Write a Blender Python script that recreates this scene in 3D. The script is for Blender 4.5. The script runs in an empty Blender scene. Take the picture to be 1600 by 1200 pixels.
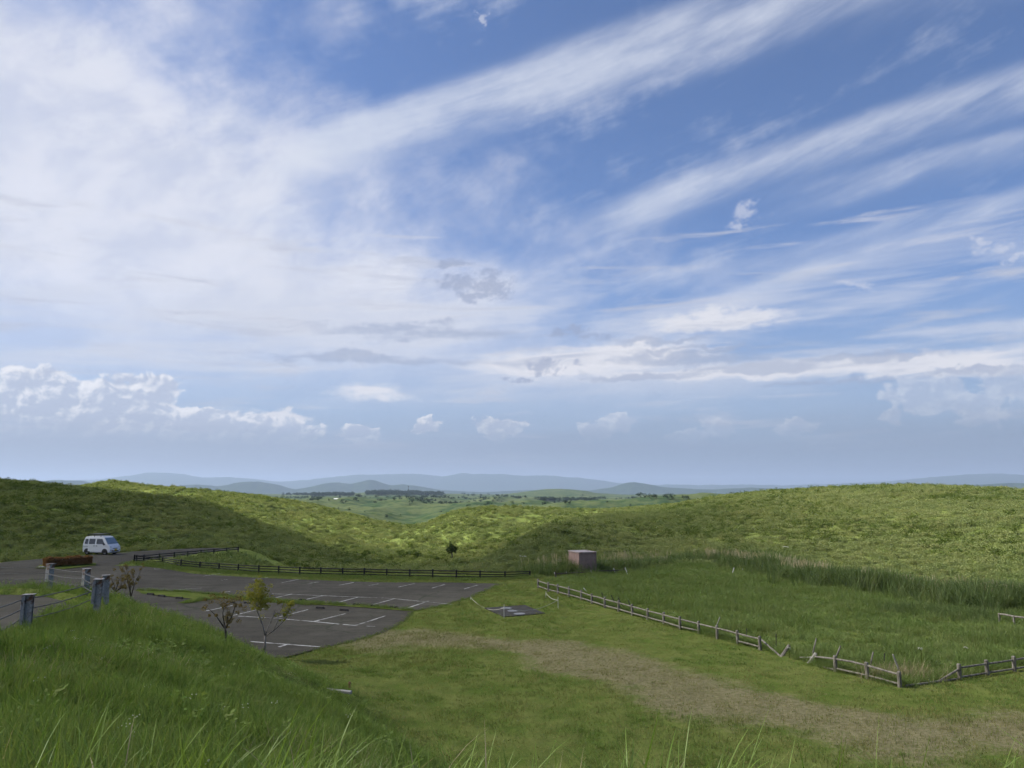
import bpy, bmesh, math, random
import numpy as np
from mathutils import Vector, Matrix
R = math.radians
random.seed(7); RNG = np.random.default_rng(11)
scene = bpy.context.scene
COL = scene.collection

# ------------------------------------------------------------------ camera
EYE = 8.0                      # eye height over the car park (the viewer stands on a grassy bank)
F = 1200.0; PITCH = math.atan(165/1200)
cam_d = bpy.data.cameras.new('camera'); cam = bpy.data.objects.new('camera', cam_d); COL.objects.link(cam)
cam_d.sensor_fit = 'HORIZONTAL'; cam_d.sensor_width = 36.0; cam_d.lens = 36.0*F/1600
cam_d.clip_start = 0.05; cam_d.clip_end = 80000
cam.location = (0, 0, EYE); cam.rotation_euler = (math.pi/2 + PITCH, 0, 0)
scene.camera = cam

# ------------------------------------------------------------------ light
SUN_AZ, SUN_EL = R(-80), R(42)          # azimuth from +Y towards +X
SUN_DIR = Vector((math.sin(SUN_AZ)*math.cos(SUN_EL), math.cos(SUN_AZ)*math.cos(SUN_EL), math.sin(SUN_EL)))
sun_d = bpy.data.lights.new('sun', 'SUN'); sun = bpy.data.objects.new('sun', sun_d); COL.objects.link(sun)
sun_d.energy = 5.0; sun_d.angle = R(2.2); sun_d.color = (1.0, 0.95, 0.86)
sun.rotation_euler = SUN_DIR.to_track_quat('Z', 'Y').to_euler(); sun.location = (-60, 10, 120)
scene.view_settings.view_transform = 'Standard'; scene.view_settings.look = 'None'
scene.view_settings.exposure = 1.03; scene.view_settings.gamma = 1.0
scene.view_settings.use_curve_mapping = False
scene.render.engine = 'CYCLES'
scene.cycles.use_adaptive_sampling = True; scene.cycles.adaptive_threshold = 0.02; scene.cycles.adaptive_min_samples = 8
scene.cycles.use_denoising = True; scene.cycles.denoiser = 'OPENIMAGEDENOISE'
scene.cycles.max_bounces = 6; scene.cycles.diffuse_bounces = 2; scene.cycles.glossy_bounces = 2
scene.cycles.transmission_bounces = 4; scene.cycles.transparent_max_bounces = 8; scene.cycles.volume_bounces = 0
scene.cycles.caustics_reflective = False; scene.cycles.caustics_refractive = False

# ------------------------------------------------------------------ node helper
class NT:
    """tiny expression helper over a node tree"""
    def __init__(s, tree): s.t = tree
    def node(s, kind, **kw):
        n = s.t.nodes.new(kind)
        for k, v in kw.items(): setattr(n, k, v)
        return n
    def link(s, a, sock):
        if isinstance(a, E): s.t.links.new(a.s, sock)
        elif hasattr(a, 'is_output'): s.t.links.new(a, sock)
        else: sock.default_value = a
    def math(s, op, *args, clamp=False):
        n = s.node('ShaderNodeMath', operation=op, use_clamp=clamp)
        for i, a in enumerate(args): s.link(a, n.inputs[i])
        return E(s, n.outputs[0])
    def ss(s, lo, hi, v, a=0.0, b=1.0):
        n = s.node('ShaderNodeMapRange', interpolation_type='SMOOTHSTEP')
        s.link(v, n.inputs[0]); s.link(lo, n.inputs[1]); s.link(hi, n.inputs[2]); s.link(a, n.inputs[3]); s.link(b, n.inputs[4])
        return E(s, n.outputs[0])
    def vec(s, x, y, z=0.0):
        n = s.node('ShaderNodeCombineXYZ')
        for i, a in enumerate((x, y, z)): s.link(a, n.inputs[i])
        return n.outputs[0]
    def noise(s, v, scale=1.0, detail=4.0, rough=0.5, dist=0.0, typ='FBM', dim='3D'):
        n = s.node('ShaderNodeTexNoise'); n.noise_type = typ; n.noise_dimensions = dim
        s.link(v, n.inputs['Vector']); n.inputs['Scale'].default_value = scale
        n.inputs['Detail'].default_value = detail; n.inputs['Roughness'].default_value = rough
        n.inputs['Distortion'].default_value = dist
        return E(s, n.outputs['Fac'])
    def mix(s, f, a, b):
        n = s.node('ShaderNodeMix', data_type='RGBA')
        s.link(f, n.inputs[0])
        for a_, i in ((a, 6), (b, 7)):
            if isinstance(a_, tuple): n.inputs[i].default_value = (*a_[:3], 1)
            else: s.link(a_, n.inputs[i])
        return E(s, n.outputs[2])
    def ramp(s, f, stops):
        n = s.node('ShaderNodeValToRGB'); s.link(f, n.inputs[0])
        el = n.color_ramp.elements
        while len(el) < len(stops): el.new(0.5)
        for e, (p, c) in zip(el, stops): e.position = p; e.color = (*c, 1)
        return E(s, n.outputs[0])
class E:
    def __init__(s, nt, sock): s.n = nt; s.s = sock
    def __add__(s, o): return s.n.math('ADD', s, o)
    __radd__ = __add__
    def __sub__(s, o): return s.n.math('SUBTRACT', s, o)
    def __rsub__(s, o): return s.n.math('SUBTRACT', o, s)
    def __mul__(s, o): return s.n.math('MULTIPLY', s, o)
    __rmul__ = __mul__
    def __truediv__(s, o): return s.n.math('DIVIDE', s, o)

def ray(px, py):
    """photo pixel -> (X/Y, (Z-EYE)/Y): used to survey positions on the ground"""
    dx = px-800; dy = 600-py
    c, s_ = math.cos(PITCH), math.sin(PITCH)
    Y = F*c - dy*s_; Z = F*s_ + dy*c
    return dx/Y, Z/Y
def azel(px, py):
    u, s_ = ray(px, py)
    return math.degrees(math.atan(u)), math.degrees(math.atan2(s_, math.hypot(1, u)))

# ------------------------------------------------------------------ sky
world = bpy.data.worlds.new('World'); scene.world = world; world.use_nodes = True
world.cycles.sampling_method = 'MANUAL'; world.cycles.sample_map_resolution = 512
def build_sky():
    t = world.node_tree; t.nodes.clear(); N = NT(t)
    out = N.node('ShaderNodeOutputWorld')
    def bgn(colour):
        b = N.node('ShaderNodeBackground'); b.inputs['Strength'].default_value = 0.05; N.link(colour, b.inputs['Color']); return b.outputs[0]
    def pickel(lim, lo, hi):
        m = N.node('ShaderNodeMixShader'); N.link(N.math('GREATER_THAN', el, lim), m.inputs[0]); t.links.new(lo, m.inputs[1]); t.links.new(hi, m.inputs[2]); return m.outputs[0]
    sk = N.node('ShaderNodeTexSky', sky_type='NISHITA', sun_disc=False)
    sk.sun_elevation = SUN_EL; sk.sun_rotation = SUN_AZ
    sk.altitude = 900; sk.air_density = 1.0; sk.dust_density = 0.6; sk.ozone_density = 2.0
    tc = N.node('ShaderNodeTexCoord'); sp = N.node('ShaderNodeSeparateXYZ'); t.links.new(tc.outputs['Generated'], sp.inputs[0])
    x, y, z = (E(N, o) for o in sp.outputs)
    az = N.math('ARCTAN2', x, y)*57.2958; el = N.math('ARCSINE', z)*57.2958
    P = N.vec(az, el)
    def nz(sa, se, detail=5, rough=0.55, off=0.0, rot=0.0, dist=0.0):
        if rot:
            c, s_ = math.cos(R(rot)), math.sin(R(rot))
            a2 = az*c + el*s_; e2 = el*c - az*s_
        else: a2, e2 = az, el
        return N.noise(N.vec(a2*sa + off*7.3, e2*se + off*3.1), 1.0, detail, rough, dist, dim='2D')
    def blob(px, py, rx, ry, rot=0.0):
        a, e = azel(px, py); k = 0.0477*math.cos(R(a))*math.cos(R(a*0.5))
        m = N.node('ShaderNodeVectorMath', operation='MULTIPLY_ADD'); t.links.new(PW, m.inputs[0])
        m.inputs[1].default_value = (1/(rx*k), 1/(ry*k), 0); m.inputs[2].default_value = (-a/(rx*k), -e/(ry*k), 0)
        g = N.node('ShaderNodeTexGradient', gradient_type='SPHERICAL'); t.links.new(m.outputs[0], g.inputs[0])
        return E(N, g.outputs[1])
    def blobs(lst):
        r = None
        for b in lst:
            v = blob(*b); r = v if r is None else N.math('MAXIMUM', r, v)
        return r
    def band(pts, w_up, w_dn):
        A = [azel(*p) for p in pts]
        c2, c1, c0 = np.polyfit([a for a, e in A], [e for a, e in A], 2)
        d = el - (az*az*float(c2) + az*float(c1) + float(c0))
        up = N.math('MAXIMUM', d, 0.0)/w_up; dn = N.math('MINIMUM', d, 0.0)/w_dn
        q = up + dn*-1.0
        return N.ss(0.0, 1.0, 1.0 - N.math('MINIMUM', q, 1.0))
    wn = N.node('ShaderNodeTexNoise', noise_dimensions='2D'); t.links.new(N.vec(az*.42, el*.62), wn.inputs['Vector'])
    wn.inputs['Scale'].default_value = 1.0; wn.inputs['Detail'].default_value = 5; wn.inputs['Roughness'].default_value = .62
    wv = N.node('ShaderNodeVectorMath', operation='SUBTRACT'); t.links.new(wn.outputs['Color'], wv.inputs[0]); wv.inputs[1].default_value = (.5, .5, .5)
    wm = N.node('ShaderNodeVectorMath', operation='MULTIPLY_ADD'); t.links.new(wv.outputs[0], wm.inputs[0]); wm.inputs[1].default_value = (3.6, 1.9, 0); t.links.new(P, wm.inputs[2])
    PW = wm.outputs[0]
    # clear air
    base = N.node('ShaderNodeMix', data_type='RGBA', blend_type='MULTIPLY'); base.inputs[0].default_value = 1
    t.links.new(sk.outputs[0], base.inputs[6]); base.inputs[7].default_value = SKY_TINT
    col = E(N, base.outputs[2])
    K = 10.0                           # 1 / background strength
    def c(r, g, b): return (r*K, g*K, b*K)
    fine = nz(.22, .34, 6, .6, 3.1, 15)
    # pale horizon air
    low = N.ss(17.0, 1.0, el)
    col = N.mix(low*0.85, col, c(.30, .38, .53))
    # high veil, thick on the sun's side
    d = (az+24.0)*-.46 + (el-32.0)*-.89
    n1 = nz(.05, .09, 5, .55, 0.7, -20); n2 = nz(.13, .22, 6, .6, 9.2, 25, .15)
    veil = N.ss(-6.5, 11.0, d + (n1-.5)*22.0 + (n2-.5)*13.0)
    side = N.ss(42.0, 2.0, az)
    veil = veil*N.ss(3.0, 15.0, el)*side
    col = N.mix(veil*.90, col, N.mix(N.ss(.35, .65, n2), c(.64, .675, .80), c(.80, .81, .885)))
    # long cirrus bands
    s1 = nz(.045, .30, 5, .6, 5.5, 16, .1); s2 = nz(.10, .55, 5, .62, 1.5, 16, .1)
    rag = (s1-.5)*1.2 + (s2-.5)*.6 + (fine-.5)*.3
    b1 = band([(380, 275), (600, 200), (800, 130), (1000, 62), (1300, -20)], 2.6, 4.6)
    b2 = band([(900, 350), (1100, 283), (1300, 217), (1450, 172), (1620, 118)], 1.7, 3.1)
    b3 = band([(1130, 465), (1330, 403), (1480, 350), (1640, 290)], 1.2, 2.2)
    b4 = band([(1250, 300), (1420, 255), (1640, 205)], 1.1, 2.6)
    b5 = band([(1280, 380), (1450, 335), (1650, 290)], .8, 1.8)
    def streak(b, win, k, thick):
        return N.ss(-.02, 1.30, b*win*(thick + rag*1.7))*k
    w1 = N.ss(-26.0, -12.0, az)*N.ss(34.0, 10.0, az, .55, 1.0); w2 = N.ss(2.0, 12.0, az); w3 = N.ss(12.0, 19.0, az)*N.ss(45.0, 27.0, az)
    w4 = N.ss(14.0, 25.0, az); w5 = N.ss(16.0, 26.0, az)
    wisp = N.ss(.50, .80, s1*.6 + fine*.4)*N.ss(8.0, 16.0, el)*.55
    for m in (wisp, streak(b1, w1, .74, 1.0), streak(b2, w2, .70, .92), streak(b3, w3, .55, .9), streak(b4, w4, .45, .85), streak(b5, w5, .35, .85)):
        col = N.mix(m, col, c(.68, .725, .835))
    rg = nz(.85, 1.2, 6, .70, 4.4, 20, .2)
    # small bright puffs
    puf = blobs([(1168, 328, 34, 26), (1152, 350, 34, 16), (1335, 445, 42, 14), (1560, 385, 45, 20), (1530, 375, 26, 10), (1590, 405, 30, 10), (760, 34, 16, 12)])
    col = N.mix(N.ss(.10, .85, puf*.9 + (rg-.5)*2.0)*N.ss(.0, .5, puf)*.55, col, c(.66, .69, .80))
    high = bgn(col)
    # layered stratus over the plain
    h1 = nz(.045, .36, 5, .58, 2.2, 2, .2); h2 = nz(.09, .8, 6, .6, 7.7, 1, .3)
    zone = N.ss(5.5, 9.0, el)*N.ss(18.4, 11.0, el)
    right = N.ss(-20.0, 2.0, az)
    col = N.mix(N.ss(.38, .62, h1)*zone*.70, col, c(.66, .69, .79))
    white = blobs([(880, 570, 210, 34), (1010, 548, 190, 24), (1180, 580, 200, 22), (1450, 570, 260, 26), (580, 612, 90, 24), (450, 649, 55, 11), (1130, 500, 150, 22)])
    col = N.mix(N.ss(.02, .78, white + (h2-.5)*1.9 + (h1-.5)*.6)*.85, col, c(.83, .82, .86))
    grey = blobs([(1090, 560, 170, 17), (1180, 575, 130, 15), (980, 588, 130, 10), (1260, 600, 190, 8), (1340, 560, 130, 10), (1530, 577, 90, 8), (1040, 533, 150, 8), (1100, 543, 130, 8), (660, 520, 200, 20), (560, 560, 240, 14)])
    col = N.mix(N.ss(.05, .70, grey + (h2-.5)*2.0)*.66, col, c(.36, .42, .57))
    # ragged low scraps seen against the light
    scr = blobs([(715, 445, 48, 22), (770, 447, 52, 30), (715, 411, 40, 9), (745, 460, 55, 14), (855, 574, 28, 19), (875, 520, 22, 10), (905, 519, 26, 12), (935, 527, 40, 9), (812, 594, 22, 6), (900, 570, 20, 6)])
    col = N.mix(N.ss(.02, .70, scr*.85 + (rg-.5)*2.4)*N.ss(.0, .30, scr)*.68, col, c(.32, .375, .53))
    mid = bgn(col)
    # cumulus low over the horizon
    cu = nz(.62, .80, 7, .56, 6.6, 0, .25); cu2 = N.noise(N.vec(az*.62 - .16 + 6.6*7.3, el*.80 + .22 + 6.6*3.1), 1.0, 6, .56, .25, dim='2D')
    cub = nz(.23, .30, 3, .5, 2.9)
    env = blobs([(20, 645, 120, 85), (75, 640, 110, 88), (130, 665, 170, 60), (205, 645, 100, 72), (228, 615, 70, 44), (330, 668, 105, 34), (430, 673, 90, 30), (668, 665, 26, 18), (770, 672, 42, 22), (800, 664, 24, 16), (925, 675, 34, 17), (966, 661, 36, 18), (1118, 668, 30, 20), (1080, 681, 32, 14), (1445, 617, 75, 48), (1395, 653, 32, 18), (1525, 640, 50, 36), (570, 680, 40, 20), (1240, 668, 40, 14), (1590, 600, 70, 40)])
    D = env*1.75 + (cu-.5)*1.25 + (cub-.5)*.35
    cm = N.ss(.25, .55, D)*N.ss(.0, .12, env)
    lit = N.ss(-.14, .17, (cu-cu2)*1.1 + (D-.62)*-.16)
    west = N.ss(14.0, -10.0, az)
    ccol = N.mix(lit*(west*.45+.55), c(.50, .55, .68), c(.93, .92, .94))
    col = N.mix(cm*N.ss(2.6, 5.0, el)*(west*.34+.52), col, ccol)
    # haze bank beneath the cumulus
    col = N.mix(N.ss(6.0, 2.4, el + (h1-.5)*3.0)*.80, col, N.mix(N.ss(20.0, -30.0, az), c(.255, .315, .430), c(.345, .385, .49)))
    t.links.new(pickel(18.6, pickel(10.6, bgn(col), mid), high), out.inputs[0])
SKY_TINT = (1.06, 1.14, 1.38, 1)
build_sky()

# ------------------------------------------------------------------ numeric helpers
def sstep(a, b, x):
    t = np.clip((np.asarray(x, float)-a)/(b-a), 0, 1); return t*t*(3-2*t)
_perm = np.random.default_rng(5).random((256, 256))
def vnoise(x, y):
    x = np.asarray(x, float); y = np.asarray(y, float)
    xi = np.floor(x).astype(np.int64); yi = np.floor(y).astype(np.int64)
    fx = x-xi; fy = y-yi; fx = fx*fx*(3-2*fx); fy = fy*fy*(3-2*fy)
    g = lambda i, j: _perm[(xi+i) & 255, (yi+j) & 255]
    return (g(0,0)*(1-fx)+g(1,0)*fx)*(1-fy) + (g(0,1)*(1-fx)+g(1,1)*fx)*fy - .5
def fbm(x, y, o=4, gain=.5):
    r = 0; a = 1
    for i in range(o): r = r + a*vnoise(x*2**i+17.3*i, y*2**i+9.1*i); a *= gain
    return r

# ------------------------------------------------------------------ terrain survey: lines of the land as (photo column, row, distance)
LINES = [
 # foot of the slopes
 [(-900,890,75),(-300,890,75),(0,879,77),(130,868,84.5),(200,862.5,89),(280,858,95),(330,856,98),(380,855.5,99),(415,868,91),(450,886,79),(520,895,74.5),(600,896,74),(740,895,74.5),(860,893,75),(950,890,77),(1000,888,78),(1100,885,79),(1200,897,73),(1300,917,62),(1400,932,57),(1500,942,54),(1600,955,49),(1900,980,44),(2500,1000,42)],
 # first ridges
 [(-900,720,150),(-300,738,150),(0,753,150),(60,758,150),(130,765,150),(200,772,150),(300,785,148),(350,794,146),(400,811,142),(450,831,135),(500,851,125),(550,868,112),(600,882,96),(650,889,86),(700,890,84),(730,889,84),(770,866,95),(800,846,105),(830,829,112),(860,817,120),(900,811,135),(950,806,150),(1000,802,165),(1050,791,180),(1100,779,186),(1200,768,186),(1300,761,182),(1400,758,176),(1500,760,166),(1600,765,155),(1900,790,140),(2500,800,140)],
 # hollows behind them
 [(-900,770,200),(0,775,200),(200,790,198),(300,805,190),(400,832,168),(450,850,155),(500,865,143),(550,877,130),(600,884,116),(650,880,115),(700,879,114),(740,880,110),(770,877,112),(800,859,122),(830,842,130),(860,830,142),(900,822,162),(950,812,182),(1000,809,200),(1050,802,225),(1100,792,245),(1200,790,255),(1600,790,250),(2500,800,250)],
 # spurs within the valley, and the hollow behind them
 [(-900,765,228),(0,771,228),(200,780,222),(300,785,220),(400,803,200),(460,828,172),(500,832,165),(540,841,158),(580,849,150),(610,857,145),(650,862,140),(700,862,140),(740,858,138),(770,852,140),(800,840,148),(860,817,166),(900,812,186),(1000,805,220),(1100,790,258),(1600,787,265),(2500,797,265)],
 [(-900,763,243),(0,769,243),(200,774,238),(300,777,238),(400,794,222),(460,839,192),(500,846,188),(540,852,182),(580,852,172),(620,850,170),(660,848,170),(700,842,170),(740,835,168),(770,830,170),(800,825,178),(860,808,202),(900,804,216),(1000,799,245),(1100,787,275),(1600,785,282),(2500,795,282)],
 # second ridges
 [(-900,760,260),(0,766,260),(100,768,260),(135,763,255),(175,754,250),(220,761,250),(300,766,255),(350,770,258),(400,775,260),(450,783,260),(500,794,255),(550,808,250),(600,820,245),(640,828,240),(660,828,238),(680,817,235),(700,806,232),(730,797,230),(760,793,230),(800,795,235),(830,796,240),(900,797,248),(960,794,262),(1040,789,280),(1100,785,292),(1200,782,300),(1600,782,300),(2500,790,300)],
 # valley beyond
 [(-900,800,400),(0,790,400),(300,790,400),(400,800,400),(500,818,390),(650,846,380),(760,815,380),(900,806,400),(1040,802,410),(1200,800,410),(2500,800,410)],
 # rolling pasture beyond, lower then upper edge
 [(-900,795,560),(300,790,560),(450,800,560),(520,808,540),(600,824,560),(650,826,580),(700,808,600),(760,800,620),(900,796,640),(1040,792,650),(1200,790,650),(2500,790,650)],
 [(-900,782,900),(300,782,900),(450,787,880),(500,786,900),(560,791,880),(620,790,900),(680,786,920),(760,787,940),(820,786,960),(900,785,960),(1040,782,980),(1200,781,980),(2500,781,980)],
 [(-900,784,1300),(300,784,1300),(500,787,1250),(700,789,1250),(900,788,1300),(1200,784,1300),(2500,784,1300)],
 # plain
 [(-900,776,2600),(300,775,2600),(450,777,2600),(560,779,2400),(700,779,2500),(800,779,2600),(900,779,2600),(1000,779,2600),(1100,778,2600),(2500,777,2600)],
 [(-900,773,4000),(300,772,4000),(450,773,4000),(570,770,4000),(600,768,4000),(690,772,4000),(780,774,4000),(810,770,4000),(840,765.5,4000),(870,764,4000),(910,766,4000),(930,771,4000),(980,774,4000),(1100,773,4000),(2500,773,4000)],
 [(-900,776,5600),(2500,776,5600)],
 # blue hills
 [(-900,755,8000),(0,749,8000),(60,752,8000),(100,751,8000),(130,751.5,8000),(150,756,8000),(200,762,8000),(260,760,8000),(300,757,8000),(345,761,8000),(370,755,8000),(400,752,8000),(430,755,8000),(460,764,8000),(490,759,8000),(520,753,8000),(550,756,8000),(578,749,8000),(600,756,8000),(613,759,8000),(628,757,8000),(660,761,8000),(695,767,8000),(750,769,8000),(800,767,8000),(860,766,8000),(920,766,8000),(960,760,8000),(985,752.5,8000),(1000,754,8000),(1040,761,8000),(1100,764,8000),(1160,764,8000),(1175,762,8000),(1250,764,8000),(1400,760,8000),(1600,755,8000),(2500,755,8000)],
 [(-900,777,10000),(2500,777,10000)],
 [(-900,750,19000),(0,755,19000),(150,749,19000),(200,744,19000),(240,738,19000),(260,739,19000),(290,742,19000),(320,746,19000),(350,744,19000),(380,747,19000),(440,752,19000),(500,748,19000),(550,742,19000),(600,740,19000),(650,740,19000),(690,745,19000),(722,738,19000),(740,741,19000),(780,741,19000),(800,743,19000),(870,743,19000),(920,748,19000),(960,754,19000),(1000,757,19000),(1100,758,19000),(1300,757,19000),(1400,750,19000),(1500,742,19000),(1560,740,19000),(1600,742,19000),(2500,745,19000)],
 [(-900,790,26000),(2500,790,26000)],
]
TH = np.concatenate([np.linspace(-180, -48, 50)[:-1], np.linspace(-48, 48, 481), np.linspace(48, 180, 50)[1:]])*math.pi/180
LR = np.concatenate([np.linspace(math.log(1.2), math.log(420), 560), np.linspace(math.log(420), math.log(26000), 250)[1:]])
def line_tables():
    tabs = []
    for k, L in enumerate(LINES):
        th = []; rr = []; zz = []
        for px, py, Y in L:
            u, s_ = ray(px, py); th.append(math.atan(u)); rr.append(math.log(Y*math.hypot(1, u))); zz.append(s_/math.hypot(1, u))
        fine = np.linspace(-math.pi, math.pi, 7201)
        e = np.interp(fine, th, zz); r_ = np.interp(fine, th, rr)
        sg = 13 if k < 6 else (22 if k < 11 else 5)          # samples of 0.05 degrees
        if k >= 13: sg = 4
        ker = np.exp(-.5*(np.arange(-80, 81)/sg)**2); ker /= ker.sum()
        pad = lambda a: np.convolve(np.pad(a, 80, mode='edge'), ker, 'valid')
        ee = pad(e)
        if 1 <= k <= 5: ee = ee - .42/np.exp(pad(r_))      # the surveyed skyline is the top of the grass
        tabs.append((fine, pad(r_), ee))
    return tabs
def pchip(xk, yk, x):
    """xk, yk: (K, C) knots per column; x: (Rn,) -> (Rn, C), shape-preserving cubic"""
    h = np.diff(xk, axis=0); d = np.diff(yk, axis=0)/h
    m = np.zeros_like(yk)
    w1 = 2*h[1:]+h[:-1]; w2 = h[1:]+2*h[:-1]
    with np.errstate(divide='ignore', invalid='ignore'):
        mm = (w1+w2)/(w1/d[:-1]+w2/d[1:])
    m[1:-1] = np.where(d[:-1]*d[1:] > 0, mm, 0); m[0] = d[0]*0; m[-1] = 0
    out = np.empty((len(x), xk.shape[1]))
    for cidx in range(xk.shape[1]):
        k = np.clip(np.searchsorted(xk[:, cidx], x)-1, 0, len(xk)-2)
        hh = h[k, cidx]; t = np.clip((x-xk[k, cidx])/hh, 0, 1)
        y0, y1, m0, m1 = yk[k, cidx], yk[k+1, cidx], m[k, cidx], m[k+1, cidx]
        out[:, cidx] = y0*(2*t**3-3*t**2+1) + hh*m0*(t**3-2*t**2+t) + y1*(-2*t**3+3*t**2) + hh*m1*(t**3-t**2)
    return out
# the bank the viewer stands on, with the guard rail along its crest
def pt(px, py, Y):
    u, s_ = ray(px, py); return (u*Y, Y, EYE+s_*Y)
BANK = [(0,0,6.35),(0,3.5,6.25),(-4,3,6.2),(4,4,6.15),(-8,2,5.9),(8,3,6.1),(-10,-6,6),(10,-6,6),(0,-14,6.4),(15,3,6),(22,0,6),(-25,-10,5.6),(25,-12,6),
 (0,8,4.5),(0,12,2.6),(0,17,.5),(0,21,-.8),(5,8,4.4),(5,13,2.0),(5,19,-.5),(10,8,4.4),(10,14,1.7),(10,19,-.7),(18,7,4.6),(20,14,1),(20,19,-.9),(32,4,4),(32,14,0),(34,22,-2),
 pt(40,1003,16.5),pt(150,962,20),pt(165,943,23.3),pt(135,931,25.6),pt(78,924,26.9),pt(0,923,27.6),
 pt(100,1100,10.5),pt(0,1150,8.6),pt(200,1180,8),pt(250,1050,13.5),pt(300,1000,20),pt(300,1050,16),pt(300,1100,13),pt(400,1100,17),pt(400,1050,24),pt(400,1150,12),pt(480,1100,22),pt(480,1150,15),pt(540,1088,28),pt(600,1150,20),pt(600,1195,12),pt(700,1185,17),
 pt(240,960,28),pt(200,935,31),pt(360,1013,36.5),pt(430,1040,33.5),
 (-14.5,36,1.2),(-20,42,.6),(-25,50,-.3),(-20,33,3.2),(-30,31,4.2),(-30,42,1.3),(-36,55,-1),(-28,58,-1.5),(-30,20,4.75),(-20,20,4.72),(-22,10,4.9),(-32,5,5),(-48,40,1),(-50,20,4.5),(-50,60,-2),
 (-8,37,-.8),(-14,46,-1.2),(0,27,-1.6),(-3,32,-1.2),(10,26,-2),(25,28,-2.4)]
def rbf_fit(P):
    P = np.array(P, float); n = len(P); d = np.hypot(P[:,None,0]-P[None,:,0], P[:,None,1]-P[None,:,1])
    A = np.zeros((n+3, n+3)); A[:n,:n] = np.where(d > 0, d*d*np.log(d+1e-9), 0) + np.eye(n)*6.0
    A[:n,n] = 1; A[:n,n+1:] = P[:,:2]; A[n,:n] = 1; A[n+1:,:n] = P[:,:2].T
    return P, np.linalg.solve(A, np.concatenate([P[:,2], [0,0,0]]))
_BP, _BW = rbf_fit(BANK)
def bank(x, y):
    x = np.asarray(x, float); y = np.asarray(y, float); n = len(_BP)
    o = _BW[n] + _BW[n+1]*x + _BW[n+2]*y
    for i in range(n):
        d2 = (x-_BP[i,0])**2+(y-_BP[i,1])**2
        o = o + _BW[i]*.5*d2*np.log(d2+1e-9)
    return o
def inside(poly, x, y):
    x = np.asarray(x, float); y = np.asarray(y, float); r = np.zeros(x.shape, bool); n = len(poly)
    for i in range(n):
        x0, y0 = poly[i][:2]; x1, y1 = poly[(i+1) % n][:2]
        c = ((y0 > y) != (y1 > y)) & (x < (x1-x0)*(y-y0)/(y1-y0+1e-12)+x0); r ^= c
    return r
def pdist(poly, x, y, closed=False):
    x = np.asarray(x, float); y = np.asarray(y, float); r = np.full(x.shape, 1e9); n = len(poly)
    for i in range(n if closed else n-1):
        x0, y0 = poly[i][:2]; x1, y1 = poly[(i+1) % n][:2]; dx, dy = x1-x0, y1-y0
        t = np.clip(((x-x0)*dx+(y-y0)*dy)/(dx*dx+dy*dy+1e-12), 0, 1)
        r = np.minimum(r, np.hypot(x-x0-t*dx, y-y0-t*dy))
    return r
def gp(px, py, z=0.0):
    """point of the level ground z seen at a photo pixel"""
    u, s_ = ray(px, py); Y = (z-EYE)/s_; return (u*Y, Y)
UPPER_PAD = [gp(*p, 4.75) for p in ((-420,1180),(-10,1030),(20,1004),(52,985),(85,966),(108,952),(112,944),(98,937),(70,930.5),(30,928),(-30,927),(-150,927),(-400,930))]
LOT_PX = ((176,884.5),(222,884.5),(262,890),(300,896.5),(400,903),(500,907),(600,910.5),(700,913.5),(782,916),(757,927),(735,936.5),(690,949),(646,957),(640,964),(630,973),(600,989),(550,1003),(500,1014),(440,1031),(405,1040),(330,1040),(250,1000),(150,975),(40,950),(-160,935),(-300,912),(-300,890),(0,879.5),(65,873.6),(130,868.6),(195,862.6),(240,860.2),(285,858),(372,855.8),(374,859),(330,863),(290,868),(240,874),(205,878.5))
LOT = [gp(*p) for p in LOT_PX]
def hill_noise(x, y, r, w):
    a = np.clip(r/150., .3, 4)
    n = fbm(x/30., y/30., 4, .5)*1.0*np.minimum(a, 2.0)*(1-.5*sstep(8, 30, x-.05*y)*(y < 300))
    n = n + (np.abs(fbm(x/24.+40, y/32., 3, .5))*-3.6 + .75)*np.minimum(a, 1.5)*(1-.82*sstep(8, 30, x-.05*y)*(y < 300))
    far = sstep(420, 900, r)
    n = n*(1-far) + far*(fbm(x/210., y/210., 4)*15.0 - np.abs(fbm(x/110.+7, y/150., 4))*22.0 + 4)*(1-sstep(1800, 2600, r)*.75)
    m = sstep(5600, 7600, r)
    n = n + m*(fbm(x/700., y/700., 5)*r*.0018 - np.abs(fbm(x/420.+3, y/600., 4))*r*.0022)
    return n*w
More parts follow.
